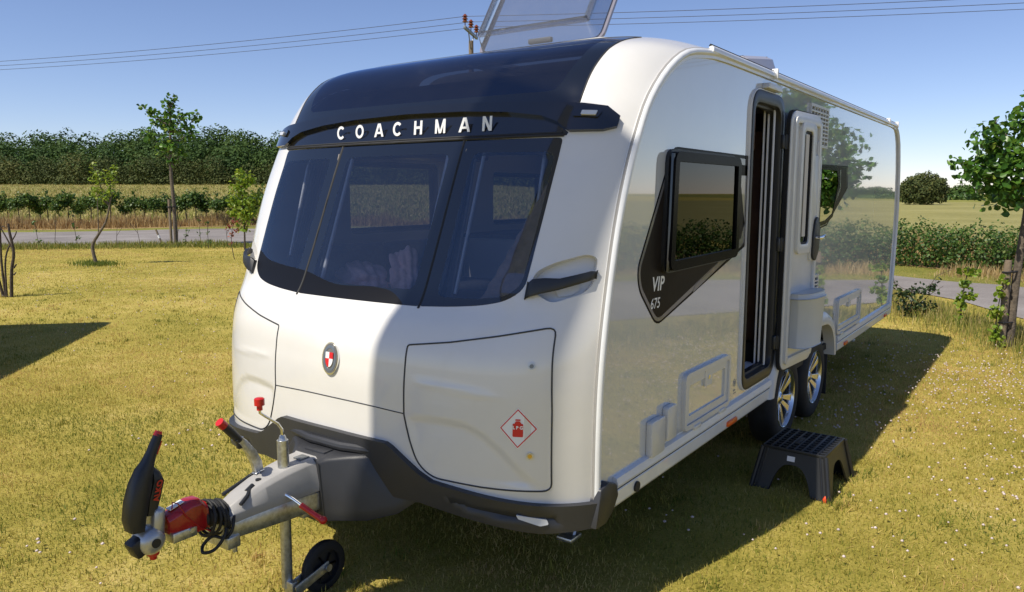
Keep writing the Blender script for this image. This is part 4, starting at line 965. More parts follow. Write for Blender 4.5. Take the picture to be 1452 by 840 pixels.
# pleated brown lining behind the lower outer corner of the side windows
for sx in (1,):
    rows_ = 26; V = []; F = []
    for i in range(rows_+1):
        t = i/rows_; s_ = 1.315+t*.50; wdt = .20*(1-t)**1.1+.012
        for j in range(9):
            q = j/8; x_ = .872-.004*t-wdt*q
            pz = P0(np.array(sx*x_), np.array(s_)); nz = nrm(P0, np.array(sx*x_), np.array(s_)); V.append(tuple(pz-nz*(.022+.006*math.sin(i*1.9+q*3)+.004*math.sin(q*9))))
    for i in range(rows_):
        for j in range(8): a = i*9+j; F.append((a, a+1, a+10, a+9))
    mb = MB(); mb.add(V, F); mb.build('window_lining', M['pleat'], CV, 80)
# ---- roof hatches
def tray(y0, z0, x0, x1, length, ang, depth, parent, m, name):
    c, s = math.cos(ang), math.sin(ang)
    f = lambda u, v, h: Vector((u, y0+v*c-h*s, z0+v*s+h*c))
    o_ = rounded([(x0, 0), (x1, 0), (x1, length), (x0, length)], .06, 5); i_ = inset(o_, .035); n_ = len(o_)
    mb = MB(); vs = [f(*q, 0) for q in o_]+[f(*q, depth) for q in i_]; mb.add(vs, [(i, (i+1) % n_, n_+(i+1) % n_, n_+i) for i in range(n_)]+[tuple(n_+i for i in range(n_))])
    ob = mb.build(name, m, parent, 40); mb = MB(); mb.ring(inset(i_, .0), inset(i_, .035), f, depth, depth+.014); mb.build('lid_moulding', M['smoke'], parent, 40)
    mb = MB(); mb.ring(inset(o_, -.014), inset(o_, .012), f, -.010, .006); mb.build('lid_rim', M['liprim'], parent, 40)
    return ob, f
mb = MB(); ro = rounded([(-.42, 1.02), (.56, 1.02), (.56, 1.75), (-.42, 1.75)], .06); mb.ring(ro, inset(ro, .05), lambda u, v, h: Vector((u, v, h)), 2.52, 2.585); hf = mb.build('roof_hatch', M['abs'], CV, 30)
ld, lf = tray(1.07, 2.585, -.33, .50, .74, R(57), .10, hf, M['smoke'], 'hatch_lid')
mb = MB()
for x_ in (.08,): mb.box(lf(x_, .06, -.012), (.16, .03, .03), .008)
mb.build('hatch_catch', M['smoke'] if False else M['lgrey'], hf)
mb = MB(); ro = rounded([(.22, 2.62), (.80, 2.62), (.80, 3.30), (.22, 3.30)], .05); mb.ring(ro, inset(ro, .04), lambda u, v, h: Vector((u, v, h)), 2.50, 2.56); hf2 = mb.build('roof_hatch', M['abs'], CV, 30)
M['domegrey'] = mat('grey_translucent_dome', (.34, .33, .37), .35, 0, .3)
ro = rounded([(.22, 2.62), (.80, 2.62), (.80, 3.30), (.22, 3.30)], .08); n_ = len(ro); lft = lambda v: .035*(v-2.62)/.68
vs = [(u, v, 2.58+lft(v)*2.4) for u, v in ro]+[(u, v, 2.67+lft(v)*2.4) for u, v in inset(ro, .03)]+[(u, v, 2.695+lft(v)*2.4) for u, v in inset(ro, .075)]
mb = MB(); mb.add(vs, [(k*n_+i, k*n_+(i+1) % n_, (k+1)*n_+(i+1) % n_, (k+1)*n_+i) for k in (0, 1) for i in range(n_)]+[tuple(2*n_+i for i in range(n_)), tuple(n_-1-i for i in range(n_))]); mb.build('hatch_dome', M['domegrey'], hf2, 40)
# ---- A-frame and hitch
def zone(pairs): return pairs
mb = MB()
# dark fairing over the drawbar: cross sections along Y (y, half width top, half width bottom, z top, z bottom)
sec = [(-.635, .092, .118, .612, .345), (-.60, .115, .16, .618, .345), (-.53, .185, .28, .622, .35), (-.47, .28, .40, .628, .39), (-.42, .36, .46, .632, .44), (-.30, .40, .46, .64, .50)]
vs = []; fs = []
for y_, wt, wb, zt, zb in sec:
    vs += [(-wb, y_, zb), (-wb*.97, y_, zb+.05), (-wt, y_, zt-.012), (-wt+.02, y_, zt), (wt-.02, y_, zt), (wt, y_, zt-.012), (wb*.97, y_, zb+.05), (wb, y_, zb)]
for i in range(len(sec)-1):
    for j in range(8): j2 = (j+1) % 8; fs.append((i*8+j, i*8+j2, i*8+8+j2, i*8+8+j))
fs.append(tuple(range(8))); mb.add(vs, fs); mb.build('drawbar_fairing', M['bumper'], CV, 28, bevel=.006)
mb = MB(); mb.tube([(-.30, -.46, .645), (-.10, -.505, .645), (.10, -.505, .645), (.31, -.455, .645)], .020, 10, squash=1.0); mb.box((0, -.545, .618), (.13, .06, .02), .006); mb.build('fairing_rib', M['bumper'], CV)
mb = MB()
for sg in (-1, 1): mb.tube([(sg*.62, .9, .41), (sg*.09, -.60, .41)], .035, 4)
mb.build('drawbar_beam', M['zinc'], CV, 30)
mb = MB(); vs = []
for y_, w_, z0_, z1_ in ((-.60, .098, .395, .475), (-.80, .085, .40, .48), (-1.02, .062, .405, .475), (-1.075, .058, .41, .47)):
    vs += [(-w_, y_, z0_), (w_, y_, z0_), (w_, y_, z1_), (-w_, y_, z1_)]
fs = [(i*4+j, i*4+(j+1) % 4, i*4+4+(j+1) % 4, i*4+4+j) for i in range(3) for j in range(4)]+[(0, 1, 2, 3), (15, 14, 13, 12)]
mb.add(vs, fs); bm_o = mb.build('drawbar', M['zinc'], CV, 30, bevel=.003)
mb = MB(); mb.box((.0, -1.04, .395), (.14, .06, .05), .006); mb.tube([(.055, -1.03, .35), (.055, -1.03, .40)], .010, 8); mb.build('bracket', M['zinc'], CV)
mb = MB(); mb.box((.0, -.67, .39), (.16, .08, .03), .004); mb.build('bracket', M['zinc'], CV)
# light grey cover
mb = MB(); sec = [(-1.055, .046, .060, .500, .465), (-1.03, .050, .064, .530, .468), (-.97, .058, .070, .557, .472), (-.88, .066, .079, .585, .475), (-.78, .074, .088, .606, .478), (-.68, .080, .098, .618, .478), (-.62, .082, .100, .620, .478)]
vs = []; fs = []
for y_, wt, wb, zt, zb in sec: vs += [(-wb, y_, zb), (-wb, y_, zb+.035), (-wt, y_, zt-.018), (-wt+.018, y_, zt), (wt-.018, y_, zt), (wt, y_, zt-.018), (wb, y_, zb+.035), (wb, y_, zb)]
for i in range(len(sec)-1):
    for j in range(8): j2 = (j+1) % 8; fs.append((i*8+j, i*8+j2, i*8+8+j2, i*8+8+j))
fs += [tuple(range(8)), tuple(range(len(vs)-1, len(vs)-9, -1))]; mb.add(vs, fs); cvr = mb.build('drawbar_cover', M['lgrey'], CV, 40, bevel=.004)
mb = MB(); mb.tube([(0.01, -.875, .578), (0.01, -.875, .590)], .012, 12); mb.tube([(.028, -.945, .562), (.022, -.91, .576)], .011, 10); mb.tube([(-.055, -1.0, .548), (-.055, -.85, .592)], .008, 8); mb.tube([(.063, -1.0, .535), (.052, -.96, .555), (.03, -.93, .568)], .008, 8); mb.build('cover_slot', M['blackplastic'], cvr)
mb = MB(); mb.box((.02, -.66, .622), (.05, .05, .006), .002); mb.build('cover_pad', M['steelgrey'], cvr)
# gaiter
T = Matrix.Translation((0, -1.135, .512)) @ Matrix.Rotation(-math.pi/2, 4, 'X')
pr = []; 
for i in range(6): pr += [(.036, i*.017), (.047, i*.017+.0085)]
mb = MB(); mb.lathe([(.03, -.005)]+pr+[(.034, .105)], 24, T); mb.build('gaiter', M['rubber'], CV, 50)
# red head
mb = MB(); vs = []; fs = []
for y_, w_, z0_, z1_ in ((-1.285, .034, .515, .575), (-1.24, .040, .495, .590), (-1.19, .043, .480, .606), (-1.15, .042, .478, .604), (-1.125, .036, .485, .575)):
    vs += [(-w_, y_, z0_), (w_, y_, z0_), (w_, y_, z1_-.02), (w_*.6, y_, z1_), (-w_*.6, y_, z1_), (-w_, y_, z1_-.02)]
for i in range(4):
    for j in range(6): fs.append((i*6+j, i*6+(j+1) % 6, i*6+6+(j+1) % 6, i*6+6+j))
fs += [tuple(range(6)), tuple(range(29, 23, -1))]; mb.add(vs, fs); rh = mb.build('coupling_arm', M['redpaint'], CV, 40, bevel=.005)
mb = MB(); mb.box((.0, -1.225, .490), (.088, .10, .040), .006); mb.tube([(.043, -1.20, .500), (.050, -1.20, .500)], .010, 10); mb.build('arm_plate', M['zinc'], CV)
mb = MB(); mb.box((0, -1.235, .598), (.03, .06, .004), .001, rot=Matrix.Rotation(R(14), 3, 'X')); mb.build('arm_sticker', M['white'], rh)
mb = MB(); mb.tube([(.02, -1.26, .596), (.03, -1.262, .625), (.045, -1.25, .62), (.050, -1.22, .56), (.05, -1.17, .50), (.045, -1.12, .465)], .0025, 6); mb.build('breakaway_cable', M['redpaint'], CV)
# coupling head
mb = MB(); T = Matrix.Translation((.0, -1.345, .505)) @ Matrix.Rotation(math.pi/2, 4, 'Y')
mb.lathe([(0, -.055), (.030, -.053), (.044, -.04), (.050, -.02), (.050, .02), (.047, .034), (.036, .046), (.020, .052), (0, .053)], 28, T)
mb.box((0, -1.315, .565), (.075, .045, .11), .015, rot=Matrix.Rotation(R(-6), 3, 'X')); cph = mb.build('coupling_head', M['paintalloy'], CV, 45)
mb = MB(); mb.tube([(.048, -1.345, .505), (.056, -1.345, .505)], .017, 20); mb.build('pad_screw', M['blackplastic'], cph)
mb = MB(); mb.box((0, -1.385, .495), (.060, .06, .07), .012, rot=Matrix.Rotation(R(25), 3, 'X')); mb.build('ball_socket', M['blackplastic'], cph)
mb = MB(); mb.lathe([(.012, 0), (.014, .012), (.022, .018), (.022, .030), (0, .030)], 12, Matrix.Translation((.0, -1.33, .425))); mb.build('wear_button', M['red'], cph)
# stabiliser handle
def lobe(mb, sec_):
    vs = []; fs = []; k_ = 10
    for (y_, z_, hw, hd_, ty) in sec_:
        for j in range(k_):
            a = 2*math.pi*j/k_; c_, s_ = math.cos(a), math.sin(a); c_ = math.copysign(abs(c_)**.35, c_); s_ = math.copysign(abs(s_)**.35, s_)
            vs.append((hw*c_, y_+hd_*s_*math.cos(ty), z_-hd_*s_*math.sin(ty)))
    for i in range(len(sec_)-1):
        for j in range(k_): fs.append((i*k_+j, i*k_+(j+1) % k_, (i+1)*k_+(j+1) % k_, (i+1)*k_+j))
    fs += [tuple(range(k_-1, -1, -1)), tuple((len(sec_)-1)*k_+j for j in range(k_))]
    return mb.add(vs, fs)
mb = MB(); lobe(mb, [(-1.392, .555, .032, .026, .15), (-1.392, .60, .034, .034, .1), (-1.380, .66, .034, .037, .15), (-1.362, .72, .031, .035, .25), (-1.345, .765, .025, .028, .3), (-1.330, .79, .020, .020, .35), (-1.312, .825, .015, .016, .4), (-1.292, .865, .014, .015, .4), (-1.282, .885, .012, .013, .4)])
hdl = mb.build('stabiliser_handle', M['blackplastic'], CV, 55)
mb = MB(); lobe(mb, [(-1.338, .60, .026, .018, .1), (-1.322, .66, .028, .024, .1), (-1.303, .72, .028, .022, .2), (-1.308, .755, .022, .016, .3), (-1.322, .775, .012, .012, .3)]); mb.build('handle_latch', M['blackplastic'], hdl, 50)
mb = MB(); lobe(mb, [(-1.299, .815, .009, .007, .4), (-1.279, .86, .009, .007, .4)]); lobe(mb, [(-1.286, .880, .0125, .0135, .4), (-1.280, .896, .010, .010, .4)]); mb.build('handle_grip', M['red'], hdl, 50)
V_, F_ = glyphs('ALKO', .030, .0012); mb = MB(); mb.add([(.0325, -1.312+.0-v[1]*1.0+.008+(v[0])*.28, .688+v[0]*.95) for v in V_], F_); mb.build('handle_lettering', M['red'], hdl, 0, fixn=False)
# cable loops
mb = MB()
for i in range(5):
    r_ = .062+.006*random.random(); y0_ = -1.115+i*.017; pts = [(r_*math.cos(t), y0_+.012*math.sin(t*1+i), .505+r_*1.05*math.sin(t)-.004*i) for t in np.linspace(0, 2*math.pi, 28)]; mb.tube(pts, .0062, 8, caps=False)
pts = [(.05, -1.06, .48), (.07, -1.08, .44), (.06, -1.12, .395), (.03, -1.15, .385), (.0, -1.13, .40), (.02, -1.10, .43), (.055, -1.07, .42), (.075, -1.05, .455), (.06, -1.03, .50)]
mb.tube([tuple(q) for q in smooth_line(pts, 6)], .0065, 8); mb.build('coiled_cable', M['rubber'], CV, 60)
# jockey wheel
mb = MB(); mb.tube([(.02, -.755, .60), (.02, -.755, .725)], .024, 20); mb.tube([(.02, -.755, .725), (.02, -.755, .745)], [.019, .012], 16); jk = mb.build('jockey_clamp', M['zinc'], CV, 40)
mb = MB(); mb.tube([(.02, -.757, .40), (.02, -.760, .075)], .0235, 16); mb.build('jockey_tube', M['zinc'], CV, 40)
mb = MB(); mb.tube([(.02, -.755, .74), (.02, -.757, .772), (.02, -.775, .80), (.01, -.83, .845), (.0, -.845, .86), (.0, -.846, .885)], .0062, 10); cr = mb.build('jockey_crank', M['chrome'], CV, 60)
mb = MB(); mb.tube([(0, -.846, .872), (0, -.846, .89), (0, -.846, .893), (0, -.846, .92), (0, -.846, .924)], [.012, .012, .021, .021, .015], 14); mb.build('crank_knob', M['red'], CV, 40)
mb = MB(); mb.box((.045, -.68, .10), (.008, .19, .045), .004, rot=Matrix.Rotation(R(14), 3, 'X')); mb.box((.092, -.68, .10), (.008, .19, .045), .004, rot=Matrix.Rotation(R(14), 3, 'X')); mb.box((.045, -.762, .082), (.06, .03, .055), .004); mb.tube([(.036, -.60, .116), (.104, -.60, .116)], .010, 12); mb.tube([(.100, -.60, .116), (.106, -.60, .116)], .017, 12); mb.build('jockey_fork', M['zinc'], CV, 40)
T = Matrix.Translation((.068, -.60, .116)) @ Matrix.Rotation(math.pi/2, 4, 'Y')
mb = MB(); mb.lathe([(.075, -.020), (.098, -.022), (.112, -.014), (.116, 0), (.112, .014), (.098, .022), (.075, .020)], 36, T, close=True); jw = mb.build('jockey_wheel', M['rubber'], CV, 40)
mb = MB(); mb.lathe([(0, .014), (.02, .014), (.022, .006), (.078, .002), (.078, -.002), (0, -.002)], 30, T)
for i in range(6):
    a = i*math.pi/3; mb.box((0, 0, 0), (.004, .12, .02), M=T @ Matrix.Rotation(a, 4, 'Z') @ Matrix.Translation((0, 0, .004)))
mb.build('wheel_centre', M['blackplastic'], jw, 30)
# handbrake
mb = MB(); hb = [(-.045, -.835, .60), (-.045, -.842, .64), (-.045, -.865, .69), (-.045, -.905, .745), (-.045, -.925, .765)]
for dx_ in (-.012, .012): pass
vs = []; fs = []
for (x_, y_, z_), w_ in zip(hb, (.020, .020, .019, .017, .016)):
    vs += [(x_-.013, y_-w_, z_-.004), (x_+.013, y_-w_, z_-.004), (x_+.013, y_+w_, z_+.004), (x_-.013, y_+w_, z_+.004)]
fs = [(i*4+j, i*4+(j+1) % 4, i*4+4+(j+1) % 4, i*4+4+j) for i in range(4) for j in range(4)]+[(0, 1, 2, 3), (19, 18, 17, 16)]; mb.add(vs, fs); lv = mb.build('handbrake_lever', M['zinc'], CV, 30, bevel=.003)
mb = MB(); mb.tube([(-.045, -.918, .755), (-.045, -.955, .800), (-.045, -.985, .832)], [.017, .019, .018], 12); mb.box((-.045, -.918, .735), (.02, .02, .03), .004); mb.build('lever_grip', M['blackplastic'], CV, 50)
mb = MB(); mb.tube([(-.045, -.984, .831), (-.045, -1.004, .853)], [.0195, .0185], 12); mb.build('grip_end', M['red'], CV, 50)
# jockey clamp lever
mb = MB(); mb.tube([(.085, -.80, .515), (.12, -.79, .50), (.155, -.775, .475)], .0065, 10); mb.build('clamp_lever', M['chrome'], CV)
mb = MB(); mb.tube([(.150, -.778, .479), (.205, -.752, .440), (.23, -.742, .425)], [.012, .012, .013], 12); mb.sphere((.237, -.738, .421), .0175); mb.build('clamp_lever_grip', M['red'], CV, 50)
# corner steadies
for sx, ys in ((.80, .42), (-.80, .42), (.80, 6.0), (-.80, 6.0)):
    sgn = 1 if ys < 3 else -1
    mb = MB(); a_ = Vector((sx, ys, .38)); b_ = Vector((sx+.04*(1 if sx > 0 else -1), ys-.20*sgn, .15)); 
    for dx_ in (-.022, .022): mb.tube([a_+Vector((dx_, 0, 0)), b_+Vector((dx_, 0, 0))], .009, 4)
    mb.tube([a_+Vector((0, .02*sgn, .0)), b_+Vector((0, .02*sgn, 0))], .006, 6); mb.box(b_, (.085, .10, .022), .008); mb.build('corner_steady', M['zinc'], CV, 40)

# ------------------------------------------------------------------ blankets behind the front window
def crumple(name, c, d, seed, label, rot=0):
    bm = bmesh.new(); bmesh.ops.create_icosphere(bm, subdivisions=5, radius=1); r_ = random.Random(seed); ph = [r_.uniform(0, 6) for _ in range(8)]
    for v in bm.verts:
        p_ = v.co.copy(); n_ = 1+.10*math.sin(p_.x*5+ph[0]+2*math.sin(p_.z*4+ph[1]))+.07*math.sin(p_.z*9+ph[2]+p_.x*4)+.05*math.sin(p_.y*11+p_.x*9+ph[3])+.03*math.sin(p_.z*19+p_.x*13+ph[4])
        q = p_*n_; v.co = Vector((q.x*d[0], q.y*d[1], max(q.z, -.75)*d[2]))
    mb = MB(); mb.bm(bm, Matrix.Rotation(rot, 4, 'Z')); o = mb.build(name, M['fleece'], None, 80); o.location = c; return tag(o, label, 'blanket', 'blankets on the window shelf')
crumple('blanket', (-.30, .03, 1.312), (.15, .10, .09), 3, 'crumpled dusty pink blanket behind the middle front window, the wider lower heap')
crumple('blanket', (-.07, .10, 1.345), (.085, .07, .13), 5, 'taller upright pink blanket fold behind the middle front window, beside the wider heap')

# ------------------------------------------------------------------ step stool
def step():
    r = root('step_stool', (1.448, 1.985, 0), 'black plastic caravan step with square grip holes in its top', 'step stool', rz=R(-2))
    tx, ty, bx, by, H = .178, .205, .222, .262, .25
    mb = MB(); n = 12
    def wallpt(side, t, z):  # t -1..1 along side
        k = z/H; hx = bx+(tx-bx)*k; hy = by+(ty-by)*k
        return {0: (t*hx, -hy, z), 1: (hx, t*hy, z), 2: (-t*hx, hy, z), 3: (-hx, -t*hy, z)}[side]
    for side_ in range(4):
        aw, ah = (.56, .165) if side_ in (0, 2) else (.60, .17)
        ts = np.r_[-1, -.93, -.86, np.linspace(-aw, aw, 17), .86, .93, 1]; vs = []; fs = []
        for t in ts:
            z0 = 0 if abs(t) >= aw-1e-6 else ah*(1-(abs(t)/aw)**3.2)**.8
            z0 = max(0, z0)
            for k in (0, 1):
                zz = z0 if k == 0 else H-.012; p_ = Vector(wallpt(side_, t*(1.0 if zz > 0.02 or abs(t) > .8 else 1), zz)); vs.append(p_)
            # inner copies
            for k in (0, 1): q = vs[-2].copy(); q = Vector((q.x*.955, q.y*.962, q.z)); vs.append(q)
        for i in range(len(ts)-1):
            a = i*4; b = a+4; fs += [(a, b, b+1, a+1), (a+3, b+3, b+2, a+2), (a, a+2, b+2, b)]
        mb.add(vs, fs)
    for sx in (-1, 1):
        for sy in (-1, 1):
            pts = [(sx*(bx+.003), sy*(by+.003), .0), (sx*(tx+.003), sy*(ty+.003), H-.005)]; mb.tube(pts, .014, 8)
            mb.tube([(sx*(bx-.03), sy*(by+.006), 0), (sx*(tx-.028), sy*(ty+.004), H-.01)], .006, 6)
    mb.build('legs', M['blackplastic'], r, 40, local=True)
    mb = MB(); cols = 8; rws = 9; cw = 2*tx/cols; rh = 2*ty/rws; bar = .011
    for i in range(cols+1): mb.box((-tx+i*cw, 0, H-.004), (bar if i in (0, cols) or i != cols-2 else bar*1.5, 2*ty, .022), .003)
    for j in range(rws+1): mb.box((0, -ty+j*rh, H-.005), (2*tx, bar, .018), .002)
    mb.box((-.03, 0, H-.004), (.012*3, 2*ty*.35, .016), .002)
    mb.box((0, 0, H-.035), (2*tx-.01, 2*ty-.01, .006)); mb.build('tread', M['blackplastic'], r, 40, local=True)
    mb = MB(); mb.box((-.01, -(by+(ty-by)*.80)-.003, .20), (.045, .003, .03), .001, rot=Matrix.Rotation(R(-13), 3, 'X')); mb.build('label', M['white'], r, 0, local=True)
    mb = MB(); mb.tube([(.205, -.262, 0), (.205, -.262, .018), (.205, -.258, .035)], [.012, .014, .005], 10); mb.build('rubber_foot', M['redorange'], r, 50, local=True)
step()

# ------------------------------------------------------------------ electricity pole and wires
def pole(name, x, y, label, hz=8.55):
    r = root(name, (x, y, float(gz(x, y))), label, 'electricity pole', 'wooden poles carrying the power lines', math.atan2(.42, .9)); zb = float(gz(x, y))
    mb = MB(); mb.tube([(0, 0, 0), (0, 0, hz-.35)], [.14, .10], 14); mb.build('post', M['stake'], r, 50, local=True)
    mb = MB(); mb.box((0, 0, hz-.02), (.10, 2.3, .12), .006); mb.tube([(0, -.45, hz-.06), (0, -.06, hz-.75)], .025, 6); mb.tube([(0, .45, hz-.06), (0, .06, hz-.75)], .025, 6); mb.build('cross_arm', M['steelgrey'], r, 30, local=True)
    for yy in (-1.05, 0, 1.05):
        mb = MB(); T_ = Matrix.Translation((0, yy, hz+.02)); T_ = T_ @ Matrix.Scale(1.2, 4); mb.lathe([(.018, 0), (.018, .16), (.06, .17), (.10, .16), (.06, .21), (.05, .24), (.105, .25), (.06, .30), (.05, .33), (.10, .34), (.05, .39), (.03, .42), (0, .42)], 14, T_); mb.build('insulator', M['porcelain'], r, 50, local=True)
    return r
PX, PY = -18.44, 23.95
pr_ = pole('electricity_pole', PX, PY, 'wooden electricity pole with brown insulators rising behind the caravan roof')
# ends of the spans lie outside the picture
A1 = (-66.0, 9.0); B1 = (30.0, 42.0)
pole('electricity_pole', A1[0], A1[1], 'wooden electricity pole at the far left end of the wires'); pole('electricity_pole', B1[0], B1[1], 'wooden electricity pole at the far right end of the wires')
ang = math.atan2(.42, .9)
def arm(x, y, k): return Vector((x-math.sin(ang)*k, y+math.cos(ang)*k, float(gz(x, y))+8.55+.43))
names = {-1.05: 'nearest', 0: 'middle', 1.05: 'farthest'}
for k in (-1.05, 0, 1.05):
    for (e, nm) in ((A1, 'left'), (B1, 'right')):
        a = arm(PX, PY, k); b = arm(e[0], e[1], k); sag = .55 if nm == 'left' else .5
        pts = [a.lerp(b, t)+Vector((0, 0, -sag*4*t*(1-t))) for t in np.linspace(0, 1, 24)]
        mb = MB(); mb.tube(pts, .011, 5); o = mb.build('power_line', M['wire'], None, 60, fixn=False)
        tag(o, 'thin %s power line crossing the sky to the %s of the pole' % ({'nearest': 'lower', 'middle': 'central', 'farthest': 'upper'}[names[k]], nm), 'power line', 'power lines')

# ------------------------------------------------------------------ trees and shrubs
def local_frame(u, v, z=0): return (u*R2[0]+v*F2[0], u*R2[1]+v*F2[1], z)
def tree(name, x, y, trunk, blobs, density, lsize, leaf, bark, label, cat, group=None, r0=.05, r1=.02, branches=True, outward=.3, heart=True, shell=.2, asp=.85, varfn=None, extra=None):
    """trunk: list of (u,v,z); blobs: (u,v,z,ru,rv,rz[,w]) in a frame facing the picture; all relative to the base"""
    r = root(name, (x, y, float(gz(x, y))), label, cat, group)
    tp_ = [local_frame(*q) for q in trunk]; n_ = len(tp_)
    mb = MB(); mb.tube(smooth_line(tp_, 4), [r0+(r1-r0)*t for t in np.linspace(0, 1, (n_-1)*4+1)], 10)
    if branches:
        for b in blobs:
            c = Vector(local_frame(*b[:3])); best = min((Vector(q) for q in smooth_line(tp_, 4)), key=lambda q: (q-c).length+max(0, q.z-c.z+.1*c.z)*1.5)
            midp = best.lerp(c, .5)+Vector((0, 0, -.12*(c-best).length)); mb.tube([best, midp, c], [r1*.9, r1*.55, r1*.25], 6)
            for _ in range(3):
                d = Vector((random.gauss(0, 1), random.gauss(0, 1), random.gauss(.3, 1))).normalized(); mb.tube([c, c+d*min(b[3], b[5])*.8], [r1*.25, r1*.1], 5)
    if extra:
        for pth, ra in extra: mb.tube([local_frame(*q) for q in pth], [ra, ra*.8]+[ra*.5]*(len(pth)-2), 6)
    mb.build('trunk', bark, r, 60, local=True)
    bl = [(*local_frame(b[0], b[1], b[2]), b[3], b[4], b[5], *(b[6:])) for b in blobs]
    P_, D_ = blob_points(bl, density, shell)
    foliage('crown', P_, D_, lsize, leaf, r, outward=outward, heart=heart, asp=asp)
    return r
# lime tree at the right
B = [(-.45, 0, 1.98, .26, .35, .20), (-.66, .1, 2.10, .15, .2, .09, .5), (-.25, 0, 1.85, .35, .4, .30), (-.30, .1, 2.3, .34, .4, .26), (.03, 0, 2.55, .28, .4, .25), (.10, 0, 2.82, .18, .3, .20), (.22, .1, 3.02, .18, .3, .18), (.15, 0, 2.1, .4, .5, .42), (.45, .0, 2.5, .4, .5, .5), (.6, 0, 1.9, .45, .5, .35), (.9, .1, 2.3, .4, .4, .4), (.45, 0, 3.0, .33, .35, .3), (.1, .1, 1.68, .28, .3, .14), (-.15, -.2, 2.05, .3, .3, .3), (.8, 0, 2.9, .3, .3, .3), (-.33, .05, 2.52, .12, .15, .10, .4)]
tree('lime_tree', 2.25, 7.67, [(0, 0, 0), (.02, 0, .8), (.07, 0, 1.5), (.10, 0, 2.2), (.2, 0, 2.7), (.25, 0, 3.1)], B, 560, .072, LEAF['linden'], M['bark'], 'young lime tree with broad heart shaped leaves tied to a stake at the right', 'tree', r0=.050, r1=.022, shell=.1)
sr = root('tree_stake', (2.18, 7.60, 0), 'weathered round stake with rubber tie beside the lime tree trunk', 'stake')
mb = MB(); mb.tube([(0, 0, 0), (.0, 0, .95), (.0, 0, 1.0)], [.042, .040, .034], 12); mb.build('post', M['stake'], sr, 50, local=True)
mb = MB(); mb.tube([(-.045, -.01, .86), (.0, -.05, .865), (.06, -.02, .87), (.10, .06, .875), (.03, .10, .87), (-.03, .05, .865), (-.045, -.01, .86)], .012, 6); mb.tube([(-.045, -.01, .28), (.0, -.05, .285), (.06, -.02, .29), (.10, .06, .29), (.03, .10, .29), (-.03, .05, .285), (-.045, -.01, .28)], .010, 6); mb.build('tree_tie', M['rubber'], sr, 50, local=True)
tree('climbing_plant', 2.13, 7.54, [(0, 0, 0), (-.02, 0, .3), (.02, 0, .75)], [(0, 0, .15, .10, .08, .14), (-.02, 0, .40, .09, .08, .12), (.0, 0, .62, .08, .07, .10), (.03, 0, .78, .07, .06, .07)], 1500, .045, LEAF['bright'], M['darkbark'], 'leafy pale green climber growing up the foot of the tree stake', 'climbing plant', r0=.008, r1=.004, shell=.2)
# sapling and dark bush right of the caravan
tree('sapling', 1.64, 9.02, [(0, 0, 0), (0, 0, .35), (.05, 0, .78)], [(.05, 0, .72, .17, .15, .07), (.02, 0, .55, .09, .09, .08), (-.02, 0, .30, .09, .09, .14), (.08, 0, .40, .13, .1, .07), (-.02, 0, .08, .08, .08, .10)], 800, .062, LEAF['bright'], M['darkbark'], 'thin leafy sapling with pale green leaves in the verge by the lime tree', 'sapling', r0=.012, r1=.006, shell=.2)
tree('bramble_bush', .98, 9.35, [(0, 0, 0), (.02, 0, .25), (.0, 0, .40)], [(-.12, 0, .32, .16, .14, .12), (.10, 0, .38, .16, .14, .12), (.30, 0, .42, .10, .10, .10), (.0, 0, .15, .22, .15, .14), (.22, 0, .15, .16, .12, .14), (-.22, 0, .48, .06, .06, .07, .6), (.38, .0, .52, .05, .05, .06, .6)], 800, .045, LEAF['dark'], M['darkbark'], 'dark straggly bramble bush at the rear corner of the caravan', 'bush', r0=.010, r1=.007, shell=.2,
     extra=[([(0, 0, .1), (-.25, 0, .5), (-.30, 0, .82)], .006), ([(.1, 0, .2), (.35, 0, .60), (.55, 0, .68)], .005), ([(0, 0, .1), (.3, 0, .35), (.45, 0, .45)], .005), ([(0, 0, .1), (-.35, 0, .3), (-.45, 0, .55)], .005)])
# staked tree at the left
B = [(.05, 0, 4.72, .20, .22, .28), (.20, 0, 4.85, .14, .18, .15, .6), (.0, 0, 4.4, .28, .3, .26), (-.55, 0, 4.42, .28, .25, .18), (-.82, 0, 4.58, .16, .2, .10, .6), (-.30, .1, 4.15, .42, .4, .30), (.42, 0, 4.2, .40, .4, .28), (.85, .1, 4.25, .26, .25, .25), (.0, 0, 3.9, .55, .5, .35), (-.65, 0, 3.65, .38, .35, .28), (.65, 0, 3.75, .36, .35, .28), (.05, 0, 3.35, .55, .45, .30), (-.35, 0, 3.2, .35, .3, .2), (.3, 0, 3.05, .3, .3, .2), (.1, 0, 2.8, .25, .25, .15)]
tree('staked_tree', -21.71, 11.92, [(0, 0, 0), (.0, 0, 1.3), (-.04, 0, 2.6), (.02, 0, 3.7), (.05, 0, 4.7)], B, 125, .13, LEAF['linden'], M['bark'], 'young lime tree with tall bare trunk and airy crown beyond the lawn at the left', 'tree', r0=.07, r1=.03, shell=.1)
sr = root('tree_stake', (-21.62, 11.70, 0), 'brown timber stake against the bare trunk of the left tree', 'stake'); mb = MB(); mb.tube([(0, 0, 0), (0, 0, 1.55)], .045, 10); mb.build('post', M['stake'], sr, 50, local=True)
mb = MB(); mb.tube([(-.05, -.05, 1.3), (.05, -.06, 1.3), (.02, .2, 1.3), (-.12, .2, 1.3), (-.05, -.05, 1.3)], .02, 6); mb.build('tree_tie', M['rubber'], sr, 50, local=True)
mk = root('marker_post', (-21.9, 11.55, 0), 'short leaning post with a white painted end beside the left tree', 'marker post')
mb = MB(); mb.tube([local_frame(0, 0, 0), local_frame(-.20, 0, .55)], .032, 8); mb.build('post', M['stake'], mk, 50, local=True)
